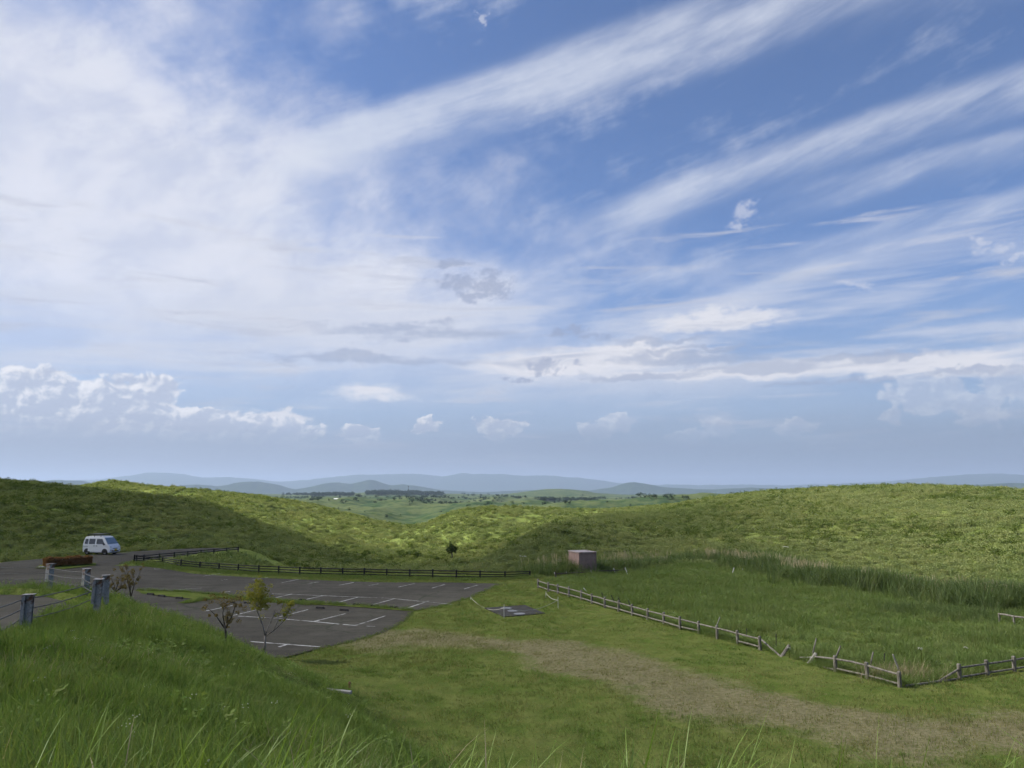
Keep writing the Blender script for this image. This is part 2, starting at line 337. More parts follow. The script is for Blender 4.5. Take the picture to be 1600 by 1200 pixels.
def make_height():
    th, lr = TH, LR; tabs = line_tables()
    thc = np.clip(th, math.atan(ray(-900, 760)[0]), math.atan(ray(2500, 760)[0]))
    xk = np.array([np.interp(thc, t[0], t[1]) for t in tabs]); ek = np.array([np.interp(thc, t[0], t[2]) for t in tabs])
    for i in range(1, len(xk)): xk[i] = np.maximum(xk[i], xk[i-1]+.03)
    e = pchip(xk, ek, lr)                                    # elevation tangent
    r = np.exp(lr)[:, None]; x = r*np.sin(th)[None]; y = r*np.cos(th)[None]
    z = EYE + e*r
    foot = np.exp(xk[0])[None]
    zf = EYE + ek[0][None]*foot
    flat = zf*sstep(.5, 1.0, r/foot)*1.0
    z = np.where(r <= foot, flat, z)
    # sheep tracks and gullies, growing from the foot; kept off the skyline of the first ridges
    w = sstep(foot*1.05, foot*1.45, r)
    z = z + hill_noise(x, y, r, w)*(1-.45*np.exp(-((np.log(r)-xk[1][None])/.10)**2))*(1-.45*np.exp(-((np.log(r)-xk[5][None])/.06)**2))
    b = np.where((np.hypot(x, y) < 90), bank(x, y), -6); k = .5
    b = np.where(y < -8, 6.2 - np.clip(-y-60, 0, 60)*.08, b) if True else b
    zz = np.maximum(z, b) + np.where(np.abs(z-b) < k, (k-np.abs(z-b))**2/(4*k), 0)
    zz = np.where(r < 95, zz, z)
    near = 1-sstep(60, 80, r)
    zz = zz + near*(fbm(x/2.2, y/2.2, 3)*.10*sstep(.3, 1.5, b) + fbm(x/5., y/5., 3)*.05)
    lot_near = sstep(.3, 2.0, np.where(inside(LOT, x, y), 0, pdist(LOT, x, y, True)))
    zz = zz - near*fbm(x/5., y/5., 3)*.05*(1-lot_near)*(b < -.1)
    pad = inside(UPPER_PAD, x, y) | (pdist(UPPER_PAD, x, y, True) < .25)
    zz = np.where(pad, 4.66, zz)
    return x, y, zz
HX, HY, HZ = make_height()
def ground(x, y):
    """height of the land at world points (bilinear over the survey grid)"""
    x = np.asarray(x, float); y = np.asarray(y, float)
    t = np.arctan2(x, y); l = np.clip(np.log(np.hypot(x, y)+1e-9), LR[0], LR[-1]-1e-6)
    i = np.clip(np.searchsorted(LR, l)-1, 0, len(LR)-2); j = np.clip(np.searchsorted(TH, t)-1, 0, len(TH)-2)
    fi = (l-LR[i])/(LR[i+1]-LR[i]); fj = (t-TH[j])/(TH[j+1]-TH[j])
    return (HZ[i,j]*(1-fj)+HZ[i,j+1]*fj)*(1-fi) + (HZ[i+1,j]*(1-fj)+HZ[i+1,j+1]*fj)*fi
def gz(x, y): return float(ground(x, y))
def hit(px, py, lo=3.0, hi=4000.0):
    """first point of the land along the sight line of a photo pixel"""
    u, s_ = ray(px, py); Y = np.exp(np.linspace(math.log(lo), math.log(hi), 6000))
    g = ground(u*Y, Y); d = EYE+s_*Y - g; k = int(np.argmax(d <= 0))
    Yh = float(Y[k]); return (u*Yh, Yh, float(g[k]))

LOT = [hit(*p, 50)[:2] if p[1] < 912 else gp(*p) for p in LOT_PX]

# ------------------------------------------------------------------ materials
MATS = {}
def new_mat(name):
    m = bpy.data.materials.new(name); m.use_nodes = True; m.node_tree.nodes.clear()
    N = NT(m.node_tree); out = N.node('ShaderNodeOutputMaterial'); MATS[name] = m
    return m, N, out
def principled(N, out, color, rough=.8, spec=.3, **kw):
    b = N.node('ShaderNodeBsdfPrincipled')
    if isinstance(color, tuple): b.inputs['Base Color'].default_value = (*color[:3], 1)
    else: N.link(color, b.inputs['Base Color'])
    N.link(rough, b.inputs['Roughness']); b.inputs['Specular IOR Level'].default_value = spec
    for k, v in kw.items(): N.link(v, b.inputs[k.replace('_', ' ')])
    N.t.links.new(b.outputs[0], out.inputs[0]); return b
def bump(N, b, h, strength=.4, dist=.02):
    n = N.node('ShaderNodeBump'); n.inputs['Strength'].default_value = strength; n.inputs['Distance'].default_value = dist
    N.link(h, n.inputs['Height']); N.t.links.new(n.outputs[0], b.inputs['Normal'])
def objco(N): return N.node('ShaderNodeTexCoord').outputs['Object']
def mesh_obj(name, verts, faces, mat, parent=None, smooth=False, label=None, cat=None, group=None, kind=None, loc=None):
    me = bpy.data.meshes.new(name); me.from_pydata(verts, [], faces); me.update()
    if smooth: me.polygons.foreach_set('use_smooth', [True]*len(me.polygons))
    return link_obj(name, me, mat, parent, label, cat, group, kind, loc)
def link_obj(name, me, mat, parent=None, label=None, cat=None, group=None, kind=None, loc=None):
    o = bpy.data.objects.new(name, me); COL.objects.link(o)
    if mat is not None and len(me.materials) == 0: me.materials.append(MATS[mat] if isinstance(mat, str) else mat)
    if parent is not None: o.parent = parent
    if loc is not None: o.location = loc
    tag(o, label, cat, group, kind); return o
def tag(o, label=None, cat=None, group=None, kind=None):
    for k, v in (('label', label), ('category', cat), ('group', group), ('kind', kind)):
        if v: o[k] = v
    return o

# land material: colours follow what grows there (worn track, dry grass), relief from the mesh
def land_material():
    m, N, out = new_mat('land')
    P = objco(N)
    a = N.node('ShaderNodeAttribute', attribute_name='cover'); sp = N.node('ShaderNodeSeparateColor'); N.t.links.new(a.outputs['Color'], sp.inputs[0])
    dirt, hill, far = (E(N, o) for o in sp.outputs[:3])
    n0 = N.noise(P, .012, 5, .6); n1 = N.noise(P, .09, 5, .6); n2 = N.noise(P, .6, 6, .65); n3 = N.noise(P, 5.0, 5, .7)
    turf = N.mix(N.ss(.3, .7, n2), (.070, .105, .022), (.125, .145, .042))
    soil = N.mix(N.ss(.35, .65, n3), (.125, .112, .060), (.195, .175, .105))
    near = N.mix(N.ss(.38, .80, dirt*.85 + (n3-.5)*.6 + (n2-.5)*.7)*.9, turf, soil)
    hillc = N.mix(N.ss(.35, .65, n1*.5+n2*.5), (.100, .142, .036), (.190, .222, .068))
    hillc = N.mix(N.ss(.50, .72, n2)*.3, hillc, (.050, .078, .018))
    hillc = N.mix(N.ss(.52, .75, n1)*.15, hillc, (.20, .18, .065))
    farc = N.mix(N.ss(.40, .60, n0*.6+n1*.4), (.030, .056, .026), (.090, .110, .048))
    farc = N.mix(N.ss(.56, .66, n1*.55+n0*.45)*.7, farc, (.020, .040, .016))
    wood = E(N, a.outputs['Alpha'])
    farc = N.mix(wood, farc, N.mix(N.ss(.4, .6, n0), (.018, .034, .016), (.03, .05, .02)))
    col = N.mix(hill, near, N.mix(far, hillc, farc))
    b = principled(N, out, col, 1.0, .0)
    bump(N, b, n2*.6+n1*1.5+n3*.05, .7, .5)
land_material()

def build_land():
    nr, nc = HX.shape
    verts = np.stack([HX, HY, HZ], -1).reshape(-1, 3)
    i = np.arange(nr-1)[:, None]; j = np.arange(nc-1)[None]
    a = i*nc+j; F4 = np.stack([a, a+1, a+nc+1, a+nc], -1).reshape(-1, 4)
    seam = np.stack([i[:,0]*nc+nc-1, i[:,0]*nc, (i[:,0]+1)*nc, (i[:,0]+1)*nc+nc-1], -1)
    cap = np.array([[nr*nc, k+1, k] for k in range(nc-1)])
    verts = np.vstack([verts, [[0, 0, float(HZ[0].mean())]]])
    me = bpy.data.meshes.new('ground')
    quads = np.vstack([F4, seam])
    nv = len(verts); nq = len(quads); ntri = len(cap)
    me.vertices.add(nv); me.vertices.foreach_set('co', verts.ravel())
    me.loops.add(nq*4+ntri*3); me.loops.foreach_set('vertex_index', np.concatenate([quads.ravel(), cap.ravel()]))
    me.polygons.add(nq+ntri)
    me.polygons.foreach_set('loop_start', np.concatenate([np.arange(nq)*4, nq*4+np.arange(ntri)*3]))
    me.polygons.foreach_set('loop_total', np.concatenate([np.full(nq, 4), np.full(ntri, 3)]))
    me.update(calc_edges=True); me.validate()
    me.polygons.foreach_set('use_smooth', np.ones(nq+ntri, bool))
    x, y = verts[:, 0], verts[:, 1]; r = np.hypot(x, y)
    track = np.array(TRACK)
    d = pdist(track, x, y); wd = 4.0 + 2.8*vnoise(x/6, y/6)
    dirt = 1-sstep(.2, 1.5, d/wd + .6*vnoise(x/3, y/3))
    zz = verts[:, 2]
    hill = sstep(62, 88, r); far = sstep(300, 420, r)
    wood = sstep(5000, 6800, r)
    ca = me.color_attributes.new('cover', 'FLOAT_COLOR', 'POINT')
    ca.data.foreach_set('color', np.stack([dirt, hill, far, wood], -1).ravel())
    link_obj('ground', me, 'land', kind='structure')
TRACK = [gp(*p) for p in ((600,1003),(700,1001),(800,1008),(900,1028),(1010,1058),(1120,1085),(1250,1112),(1400,1135),(1560,1150),(1750,1170))]
build_land()

# ------------------------------------------------------------------ air
def build_haze():
    m, N, out = new_mat('haze_air')
    v = N.node('ShaderNodeVolumePrincipled'); v.inputs['Color'].default_value = (.45, .575, .80, 1); v.inputs['Density'].default_value = 6.5e-5
    v.inputs['Anisotropy'].default_value = 0.15
    N.t.links.new(v.outputs[0], out.inputs['Volume'])
    L = 27000; z0 = float(HZ.min())-1.5; z1 = float(HZ.max())+12
    vs = [(sx*L, sy*L, z) for z in (z0, z1) for sx, sy in ((-1,-1),(1,-1),(1,1),(-1,1))]
    fs = [(3,2,1,0),(4,5,6,7),(0,1,5,4),(1,2,6,5),(2,3,7,6),(3,0,4,7)]
    o = mesh_obj('haze', vs, fs, m, label='pale blue summer haze over the far plain', cat='haze', kind='stuff')
    print('haze', z0, z1)
build_haze()

# ------------------------------------------------------------------ unseen cloud on the sun's side, added to lay shade on the near ground
def build_shade_cloud():
    m, N, out = new_mat('shade_cloud')
    d = N.node('ShaderNodeBsdfDiffuse'); d.inputs[0].default_value = (.9, .9, .92, 1)
    tr = N.node('ShaderNodeBsdfTranslucent'); tr.inputs[0].default_value = (.9, .9, .92, 1)
    mx = N.node('ShaderNodeMixShader'); mx.inputs[0].default_value = .5
    N.t.links.new(d.outputs[0], mx.inputs[1]); N.t.links.new(tr.outputs[0], mx.inputs[2]); tp = N.node('ShaderNodeBsdfTransparent'); m2 = N.node('ShaderNodeMixShader'); ta = N.node('ShaderNodeAttribute', attribute_name='thin'); N.t.links.new(ta.outputs['Fac'], m2.inputs[0])
    N.t.links.new(mx.outputs[0], m2.inputs[1]); N.t.links.new(tp.outputs[0], m2.inputs[2]); N.t.links.new(m2.outputs[0], out.inputs[0])
    shade = [(-330,215),(-110,205),(-62,158),(-52,150),(-44,143),(-33,128),(-18,98),(-12,83),(-7,83),(-4,92),(0,107),(6,122),(13,138),(22,156),(33,170),(33,150),(22,118),(15,86),(22,76),(30,68),(38,60),(46,52),(56,44),(80,36),(220,0),(220,-190),(-330,-190)]  # outline drawn as the wanted shade on the ground, then shifted sunward
    H = 620.0; off = SUN_DIR*(H/SUN_DIR.z)
    xs = np.arange(-345, 236, 6.0); ys = np.arange(-205, 231, 6.0); X, Y = np.meshgrid(xs, ys)
    ins = inside(shade, X, Y); d_ = pdist(shade, X, Y, True); sd = np.where(ins, d_, -d_) + fbm(X/30., Y/30., 4)*7
    t = np.sqrt(np.clip(sd, 0, None))*7.0*(1+.8*fbm(X/60., Y/60., 4))
    t = np.maximum(t, 0)
    ny, nx = X.shape; vs = []; fs = []
    for sgn in (1, -1):
        for i in range(ny):
            for j in range(nx):
                vs.append((X[i,j]+off.x, Y[i,j]+off.y, H + (t[i,j] if sgn > 0 else -.3*t[i,j])))
    n = ny*nx
    for i in range(ny-1):
        for j in range(nx-1):
            if max(sd[i,j], sd[i+1,j], sd[i,j+1], sd[i+1,j+1]) > 0:
                a = i*nx+j; fs.append((a, a+1, a+nx+1, a+nx)); fs.append((n+a+nx, n+a+nx+1, n+a+1, n+a))
    co = mesh_obj('cloud', vs, fs, m, smooth=True, label='unseen cloud added to shade the car park, high to the left out of view', cat='cloud')
    thin = .48 + .24*sstep(96, 66, Y+.25*np.abs(X-10))*sstep(-75, -45, X) + .10*sstep(-6, 8, X)*sstep(74, 54, Y)  # see-through share set by ground area: near meadow and field get more sun
    a = co.data.attributes.new('thin', 'FLOAT', 'POINT'); a.data.foreach_set('value', np.concatenate([thin.ravel()]*2).astype(np.float32))
build_shade_cloud()

# ------------------------------------------------------------------ mesh building blocks
class MB:
    def __init__(s): s.v = []; s.f = []
    def add(s, vs, fs):
        n = len(s.v); s.v += [tuple(map(float, v)) for v in vs]; s.f += [tuple(i+n for i in f) for f in fs]; return s
    def box(s, c, size, rot=None, bevel=0.0):
        hx, hy, hz = (k/2 for k in size)
        if bevel > 0:
            b = min(bevel, hx*.9, hy*.9, hz*.9); vs = []; idx = {}
            for sx in (-1,1):
                for sy in (-1,1):
                    for sz in (-1,1):
                        for ax in range(3):
                            d = [hx-b, hy-b, hz-b]; d[ax] = (hx, hy, hz)[ax]
                            idx[(sx,sy,sz,ax)] = len(vs); vs.append((sx*d[0], sy*d[1], sz*d[2]))
            fs = []
            S = ((-1,-1),(1,-1),(1,1),(-1,1))
            for ax in range(3):
                o = [i for i in range(3) if i != ax]
                for sg in (-1,1):
                    q = []
                    for a, b_ in S:
                        k = [0,0,0]; k[ax] = sg; k[o[0]] = a; k[o[1]] = b_; q.append(idx[(*k, ax)])
                    fs.append(q)
                for a, b_ in S:      # edges parallel to ax
                    k0 = [0,0,0]; k0[ax] = -1; k0[o[0]] = a; k0[o[1]] = b_; k1 = list(k0); k1[ax] = 1
                    fs.append([idx[(*k0,o[0])], idx[(*k1,o[0])], idx[(*k1,o[1])], idx[(*k0,o[1])]])
            for sx in (-1,1):
                for sy in (-1,1):
                    for sz in (-1,1): fs.append([idx[(sx,sy,sz,i)] for i in range(3)])
        else:
            vs = [(sx*hx, sy*hy, sz*hz) for sz in (-1,1) for sx, sy in ((-1,-1),(1,-1),(1,1),(-1,1))]
            fs = [(3,2,1,0),(4,5,6,7),(0,1,5,4),(1,2,6,5),(2,3,7,6),(3,0,4,7)]
        M = rot or Matrix.Identity(3); c = Vector(c)
        return s.add([M @ Vector(v) + c for v in vs], fs)
    def tube(s, pts, rad, n=6, cap=True):
        pts = [Vector(p) for p in pts]; rad = rad if isinstance(rad, (list, tuple)) else [rad]*len(pts)
        vs = []; prev = None
        for i, p in enumerate(pts):
            d = (pts[min(i+1, len(pts)-1)] - pts[max(i-1, 0)]).normalized()
            a = prev if prev is not None else (Vector((0,0,1)) if abs(d.z) < .9 else Vector((1,0,0)))
            u = (a - d*a.dot(d)).normalized() if prev is not None else d.cross(a).normalized()
            prev = u; w = d.cross(u)
            vs += [p + (u*math.cos(2*math.pi*k/n) + w*math.sin(2*math.pi*k/n))*rad[i] for k in range(n)]
        fs = [(i*n+k, i*n+(k+1) % n, (i+1)*n+(k+1) % n, (i+1)*n+k) for i in range(len(pts)-1) for k in range(n)]
        if cap: fs += [tuple(reversed(range(n))), tuple((len(pts)-1)*n+k for k in range(n))]
        return s.add(vs, fs)
    def beam(s, a, b, w, h, up=(0,0,1), bevel=0.0):
        a = Vector(a); b = Vector(b); d = (b-a); L = d.length; d.normalize()
        sd = d.cross(Vector(up)); sd = sd.normalized() if sd.length > 1e-4 else Vector((1,0,0)); u = sd.cross(d)
        M = Matrix((d, sd, u)).transposed()
        return s.box((a+b)/2, (L, w, h), M, bevel)
    def obj(s, name, mat, parent=None, smooth=False, **kw): return mesh_obj(name, s.v, s.f, mat, parent, smooth, **kw)
def empty(name, loc, rz=0.0, **kw):
    o = bpy.data.objects.new(name, None); COL.objects.link(o); o.location = loc; o.rotation_euler = (0, 0, rz); o.empty_display_size = .3
    tag(o, kw.get('label'), kw.get('cat'), kw.get('group'), kw.get('kind')); return o
ORD = 'first second third fourth fifth sixth seventh eighth ninth tenth eleventh twelfth thirteenth fourteenth fifteenth sixteenth seventeenth eighteenth nineteenth twentieth'.split()
ORD += ['twenty-'+w for w in ORD[:9]] + ['thirtieth'] + ['thirty-'+w for w in ORD[:9]] + ['fortieth']

# ------------------------------------------------------------------ more materials
def simple(name, c1, c2, scale=3.0, rough=.8, spec=.3, bmp=0.0, metallic=0.0, detail=5, lo=.35, hi=.65, stretch=None):
    m, N, out = new_mat(name); P = objco(N)
    if stretch:
        mp = N.node('ShaderNodeMapping'); N.t.links.new(P, mp.inputs[0]); mp.inputs['Scale'].default_value = stretch; P = mp.outputs[0]
    n = N.noise(P, scale, detail, .6); b = principled(N, out, N.mix(N.ss(lo, hi, n), c1, c2), rough, spec, Metallic=metallic)
    if bmp: bump(N, b, n, bmp, .01)
    return m
def asphalt_material():
    m, N, out = new_mat('asphalt'); P = objco(N)
    n0 = N.noise(P, .12, 4, .6); n1 = N.noise(P, .9, 6, .65); n2 = N.noise(P, 14, 4, .7)
    mp = N.node('ShaderNodeMapping'); N.t.links.new(P, mp.inputs[0]); mp.inputs['Rotation'].default_value = (0, 0, R(12)); mp.inputs['Scale'].default_value = (.05, .9, 1)
    tr = N.noise(mp.outputs[0], 1.0, 5, .6)
    col = N.mix(N.ss(.36, .64, n0*.4+n1*.35+tr*.25), (.034, .031, .0235), (.074, .069, .054))
    col = N.mix(N.ss(.45, .7, n2)*.35, col, (.085, .082, .072))
    col = N.mix(N.ss(.60, .70, n1)*.5, col, (.026, .026, .024))
    vo = N.node('ShaderNodeTexVoronoi', feature='DISTANCE_TO_EDGE'); vo.inputs['Scale'].default_value = .22
    wv = N.node('ShaderNodeVectorMath', operation='MULTIPLY_ADD'); wn = N.node('ShaderNodeTexNoise'); wn.inputs['Scale'].default_value = .8
    N.t.links.new(P, wn.inputs['Vector']); N.t.links.new(wn.outputs['Color'], wv.inputs[0]); wv.inputs[1].default_value = (1.2, 1.2, 0); N.t.links.new(P, wv.inputs[2])
    N.t.links.new(wv.outputs[0], vo.inputs['Vector'])
    crack = N.ss(.020, .004, E(N, vo.outputs[0]))*N.ss(.42, .6, n0)
    col = N.mix(crack*.8, col, (.028, .034, .018))
    b = principled(N, out, col, .95, .12); bump(N, b, n2, .3, .01)
asphalt_material()
def paint_material():
    m, N, out = new_mat('road_paint'); P = objco(N)
    n0 = N.noise(P, .35, 4, .6); n1 = N.noise(P, 3.5, 6, .7)
    col = N.mix(N.ss(.40, .62, n0*.5 + n1*.5), (.52, .52, .50), (.058, .056, .047))
    principled(N, out, col, .8, .3)
paint_material()
simple('black_wood', (.008, .008, .009), (.022, .021, .021), 6, .7, .3, .3)
simple('grey_wood', (.105, .095, .080), (.215, .200, .172), 9, .9, .2, .5, stretch=(1, 1, .35))
simple('pale_wood', (.21, .20, .175), (.31, .295, .26), 7, .85, .2, .3)
simple('dark_stake', (.03, .028, .025), (.06, .055, .05), 7, .85, .2)
simple('white_stake', (.52, .51, .48), (.68, .67, .64), 7, .8, .2)
simple('bark', (.06, .05, .042), (.13, .115, .10), 12, .95, .1, .6, stretch=(1, 1, .3))
simple('pale_bark', (.12, .105, .095), (.26, .24, .22), 14, .95, .1, .6, stretch=(1, 1, .3))
simple('rubber', (.012, .012, .013), (.028, .027, .027), 5, .85, .3)
simple('pad_asphalt', (.028, .027, .024), (.05, .048, .042), 2.5, .95, .2, .2)
simple('concrete', (.22, .215, .20), (.34, .33, .31), 5, .95, .2, .3)
simple('shed_paint', (.205, .140, .126), (.245, .172, .155), 2.5, .55, .4, .05)
simple('shed_roof_paint', (.26, .215, .195), (.31, .26, .24), 2.5, .5, .4, .05)
simple('iron', (.16, .165, .17), (.24, .245, .25), 20, .6, .5, .3, metallic=.3)
simple('rope_fibre', (.40, .38, .32), (.52, .50, .44), 12, .9, .1)
simple('red_plastic', (.16, .055, .045), (.22, .08, .06), 5, .6, .4)
def steel_material():
    m, N, out = new_mat('galvanised_steel'); P = objco(N)
    n0 = N.noise(P, 5, 6, .65); n1 = N.noise(P, 26, 4, .6)
    mp = N.node('ShaderNodeMapping'); N.t.links.new(P, mp.inputs[0]); mp.inputs['Scale'].default_value = (9, 9, 1.5)
    dr = N.noise(mp.outputs[0], 1.0, 5, .6)
    zn = N.mix(N.ss(.35, .65, n1), (.20, .205, .215), (.29, .295, .305))
    zn = N.mix(N.ss(.5, .68, dr)*.6, zn, (.13, .14, .155))
    ru = N.mix(N.ss(.4, .6, n1), (.085, .04, .02), (.16, .085, .045))
    sp = N.node('ShaderNodeSeparateXYZ'); N.t.links.new(P, sp.inputs[0])
    top = N.ss(.62, .80, E(N, sp.outputs[2]))
    f = N.ss(.50, .66, n0 + top*.085)
    b = principled(N, out, N.mix(f, zn, ru), N.math('ADD', f*.25, .6), .4, Metallic=.1); bump(N, b, n0, .2, .005)
steel_material()
simple('cable_steel', (.05, .05, .05), (.11, .11, .11), 20, .6, .4, metallic=.4)
def leafmat(name, a, b, dry=None, trans=.35, scale=.25, rnd=.5, rough=.6, gloss=.0):
    """leaf or blade: diffuse with light passing through; hue varies from plant to plant and in drifts across the land"""
    m, N, out = new_mat(name)
    oi = N.node('ShaderNodeObjectInfo'); ge = N.node('ShaderNodeNewGeometry')
    n = N.noise(ge.outputs['Position'], scale, 4, .6)
    isl = E(N, ge.outputs['Random Per Island'])
    f = N.ss(.12, .88, n*(1-rnd)*.8 + E(N, oi.outputs['Random'])*rnd*.7 + isl*(.2+.1*rnd))
    col = N.mix(f, a, b)
    if dry:
        n2 = N.noise(ge.outputs['Position'], scale*2.3, 3, .6)
        col = N.mix(N.ss(.48, .74, n2*.6 + E(N, oi.outputs['Random'])*.15 + isl*.25)*dry[1], col, dry[0])
    d = N.node('ShaderNodeBsdfDiffuse'); t_ = N.node('ShaderNodeBsdfTranslucent')
    N.link(col, d.inputs[0])
    tm = N.node('ShaderNodeMix', data_type='RGBA', blend_type='MULTIPLY'); tm.inputs[0].default_value = 1; N.link(col, tm.inputs[6]); tm.inputs[7].default_value = (1.1, 1.1, .55, 1)
    N.t.links.new(tm.outputs[2], t_.inputs[0])
    mx = N.node('ShaderNodeMixShader'); mx.inputs[0].default_value = trans
    N.t.links.new(d.outputs[0], mx.inputs[1]); N.t.links.new(t_.outputs[0], mx.inputs[2])
    if not gloss:
        N.t.links.new(mx.outputs[0], out.inputs[0]); return m
    g = N.node('ShaderNodeBsdfGlossy'); g.inputs['Roughness'].default_value = .5; g.inputs[0].default_value = (1, 1, 1, 1)
    m2 = N.node('ShaderNodeMixShader'); m2.inputs[0].default_value = gloss
    N.t.links.new(mx.outputs[0], m2.inputs[1]); N.t.links.new(g.outputs[0], m2.inputs[2]); N.t.links.new(m2.outputs[0], out.inputs[0])
    return m
leafmat('turf_blade', (0.111, 0.162, 0.043), (0.223, 0.227, 0.090), ((.23, .19, .08), .6), .3, .16)
leafmat('track_blade', (.150, .150, .048), (.22, .195, .090), ((.25, .215, .12), .6), .25, .4)
leafmat('bank_blade', (0.100, 0.176, 0.039), (0.205, 0.264, 0.090), ((.17, .16, .07), .35), .35, .35)
leafmat('field_blade', (0.113, 0.182, 0.051), (0.207, 0.251, 0.100), ((.15, .14, .06), .4), .35, .18)
leafmat('tall_blade', (.160, .250, .040), (.270, .340, .090), None, .35, 1.5, .6, gloss=.02)
leafmat('straw', (.28, .23, .14), (.40, .34, .23), None, .3, 1.0)
leafmat('plume', (.36, .31, .22), (.50, .44, .34), None, .4, .5)
leafmat('reed_blade', (.080, .125, .045), (.150, .195, .085), ((.24, .21, .13), .4), .35, .3)
leafmat('hill_blade', (0.136, 0.189, 0.070), (0.288, 0.312, 0.143), ((.27, .24, .09), .35), .35, .05, .30, gloss=.0)
leafmat('bush_leaf', (.065, .100, .026), (.120, .155, .042), None, .35, .05, .6)
leafmat('tree_leaf', (.020, .038, .014), (.045, .070, .022), None, .25, .3, .5)
leafmat('young_leaf', (.20, .215, .045), (.33, .31, .075), None, .45, 3.0, .2)
leafmat('brown_leaf', (.14, .105, .048), (.23, .18, .080), ((.17, .17, .06), .5), .35, 3.0, .2)
leafmat('hedge_leaf', (.17, .090, .040), (.29, .17, .085), ((.08, .06, .025), .4), .25, 2.2, .2)
leafmat('umbel', (.55, .56, .50), (.68, .68, .62), None, .3, 2.0)
leafmat('far_leaf', (.020, .036, .016), (.036, .058, .022), None, .2, .02, .5)

# ------------------------------------------------------------------ scattering of uncountable plants
PROTO = bpy.data.collections.new('plant_stock')       # never linked to the scene: only stock for the scatter
def proto(name, mb, mat):
    me = bpy.data.meshes.new(name); me.from_pydata(mb.v, [], mb.f); me.update(); me.materials.append(MATS[mat])
    return me
def scatter(name, protos, pts, scale, rz, pick, tilt=None, label=None, cat=None, normal=None):
    col = bpy.data.collections.new(name+'_stock')
    for i, me in enumerate(protos):
        o = bpy.data.objects.new('%s_stock_%02d' % (name, i), me); col.objects.link(o)
    n = len(pts); me = bpy.data.meshes.new(name)
    me.vertices.add(n); me.vertices.foreach_set('co', np.asarray(pts, np.float32).ravel())
    a = me.attributes.new('sc', 'FLOAT_VECTOR', 'POINT'); sc = np.asarray(scale, np.float32)
    if sc.ndim == 1: sc = np.repeat(sc[:, None], 3, 1)
    a.data.foreach_set('vector', sc.ravel())
    rot = np.zeros((n, 3), np.float32); rot[:, 2] = rz
    if tilt is not None: rot[:, :2] = tilt
    a = me.attributes.new('rot', 'FLOAT_VECTOR', 'POINT'); a.data.foreach_set('vector', rot.ravel())
    a = me.attributes.new('pick', 'INT', 'POINT'); a.data.foreach_set('value', np.asarray(pick, np.int32))
    o = bpy.data.objects.new(name, me); COL.objects.link(o); tag(o, label, cat, None, 'stuff')
    ng = bpy.data.node_groups.new(name+'_scatter', 'GeometryNodeTree')
    ng.interface.new_socket('Geometry', in_out='INPUT', socket_type='NodeSocketGeometry'); ng.interface.new_socket('Geometry', in_out='OUTPUT', socket_type='NodeSocketGeometry')
    gi = ng.nodes.new('NodeGroupInput'); go = ng.nodes.new('NodeGroupOutput'); ip = ng.nodes.new('GeometryNodeInstanceOnPoints')
    ci = ng.nodes.new('GeometryNodeCollectionInfo'); ci.inputs[0].default_value = col; ci.inputs['Separate Children'].default_value = True; ci.inputs['Reset Children'].default_value = True
    def att(nm, typ):
        k = ng.nodes.new('GeometryNodeInputNamedAttribute'); k.data_type = typ; k.inputs['Name'].default_value = nm; return k.outputs['Attribute']
    L = ng.links.new
    L(gi.outputs[0], ip.inputs['Points']); L(ci.outputs[0], ip.inputs['Instance']); ip.inputs['Pick Instance'].default_value = True
    L(att('pick', 'INT'), ip.inputs['Instance Index']); L(att('sc', 'FLOAT_VECTOR'), ip.inputs['Scale'])
    er = ng.nodes.new('FunctionNodeEulerToRotation'); L(att('rot', 'FLOAT_VECTOR'), er.inputs[0]); L(er.outputs[0], ip.inputs['Rotation'])
    L(ip.outputs[0], go.inputs[0])
    md = o.modifiers.new('scatter', 'NODES'); md.node_group = ng
    return o
def blade(mb, base, h, w, az, lean, curl, segs=3, twist=0.0):
    """one grass blade: flat strip bending over towards az"""
    d = Vector((math.cos(az), math.sin(az), 0)); sd = Vector((-math.sin(az+twist), math.cos(az+twist), 0))
    p = Vector(base); a = lean; vs = []; st = h/segs
    for i in range(segs+1):
        t = i/segs; ww = w*(1-.15*t)*(1 if i < segs else 0)
        if i < segs: vs += [p - sd*ww*.5*(1-.45*t*t), p + sd*ww*.5*(1-.45*t*t)]
        else: vs.append(p)
        p = p + (Vector((0,0,1))*math.cos(a) + d*math.sin(a))*st; a += curl/segs
    fs = [(2*i, 2*i+1, 2*i+3, 2*i+2) for i in range(segs-1)] + [(2*segs-2, 2*segs-1, 2*segs)]
    mb.add(vs, fs)
def tuft(n, rad, h0, h1, w, lean, curl, rs, segs=3):
    mb = MB()
    for i in range(n):
        r = rad*math.sqrt(rs.random()); t = rs.random()*2*math.pi
        blade(mb, (r*math.cos(t), r*math.sin(t), -.02), rs.uniform(h0, h1), w*rs.uniform(.7, 1.3), t+rs.gauss(0, 1.0), rs.uniform(0, lean), rs.uniform(.1, curl), segs, rs.uniform(-.7, .7))
    return mb
rs = random.Random(3)
def sector(n, r0, r1, half=41):
    """points spread evenly over the ground within the wide view"""
    r = np.sqrt(RNG.random(n)*(r1*r1-r0*r0)+r0*r0); t = (RNG.random(n)*2-1)*R(half); return r*np.sin(t), r*np.cos(t)
def do_scatter(name, protos, x, y, s0, s1, label, cat, sink=.0, tilt=.12, zs=None, drift=None):
    n = len(x); z = ground(x, y)-sink
    sc = RNG.uniform(s0, s1, n)
    if drift is not None: sc = sc*drift
    if zs is not None: sc = np.stack([sc, sc, sc*zs], -1)
    return scatter(name, protos, np.stack([x, y, z], -1), sc, RNG.random(n)*6.283, RNG.integers(0, len(protos), n), RNG.normal(0, tilt, (n, 2)), label, cat)
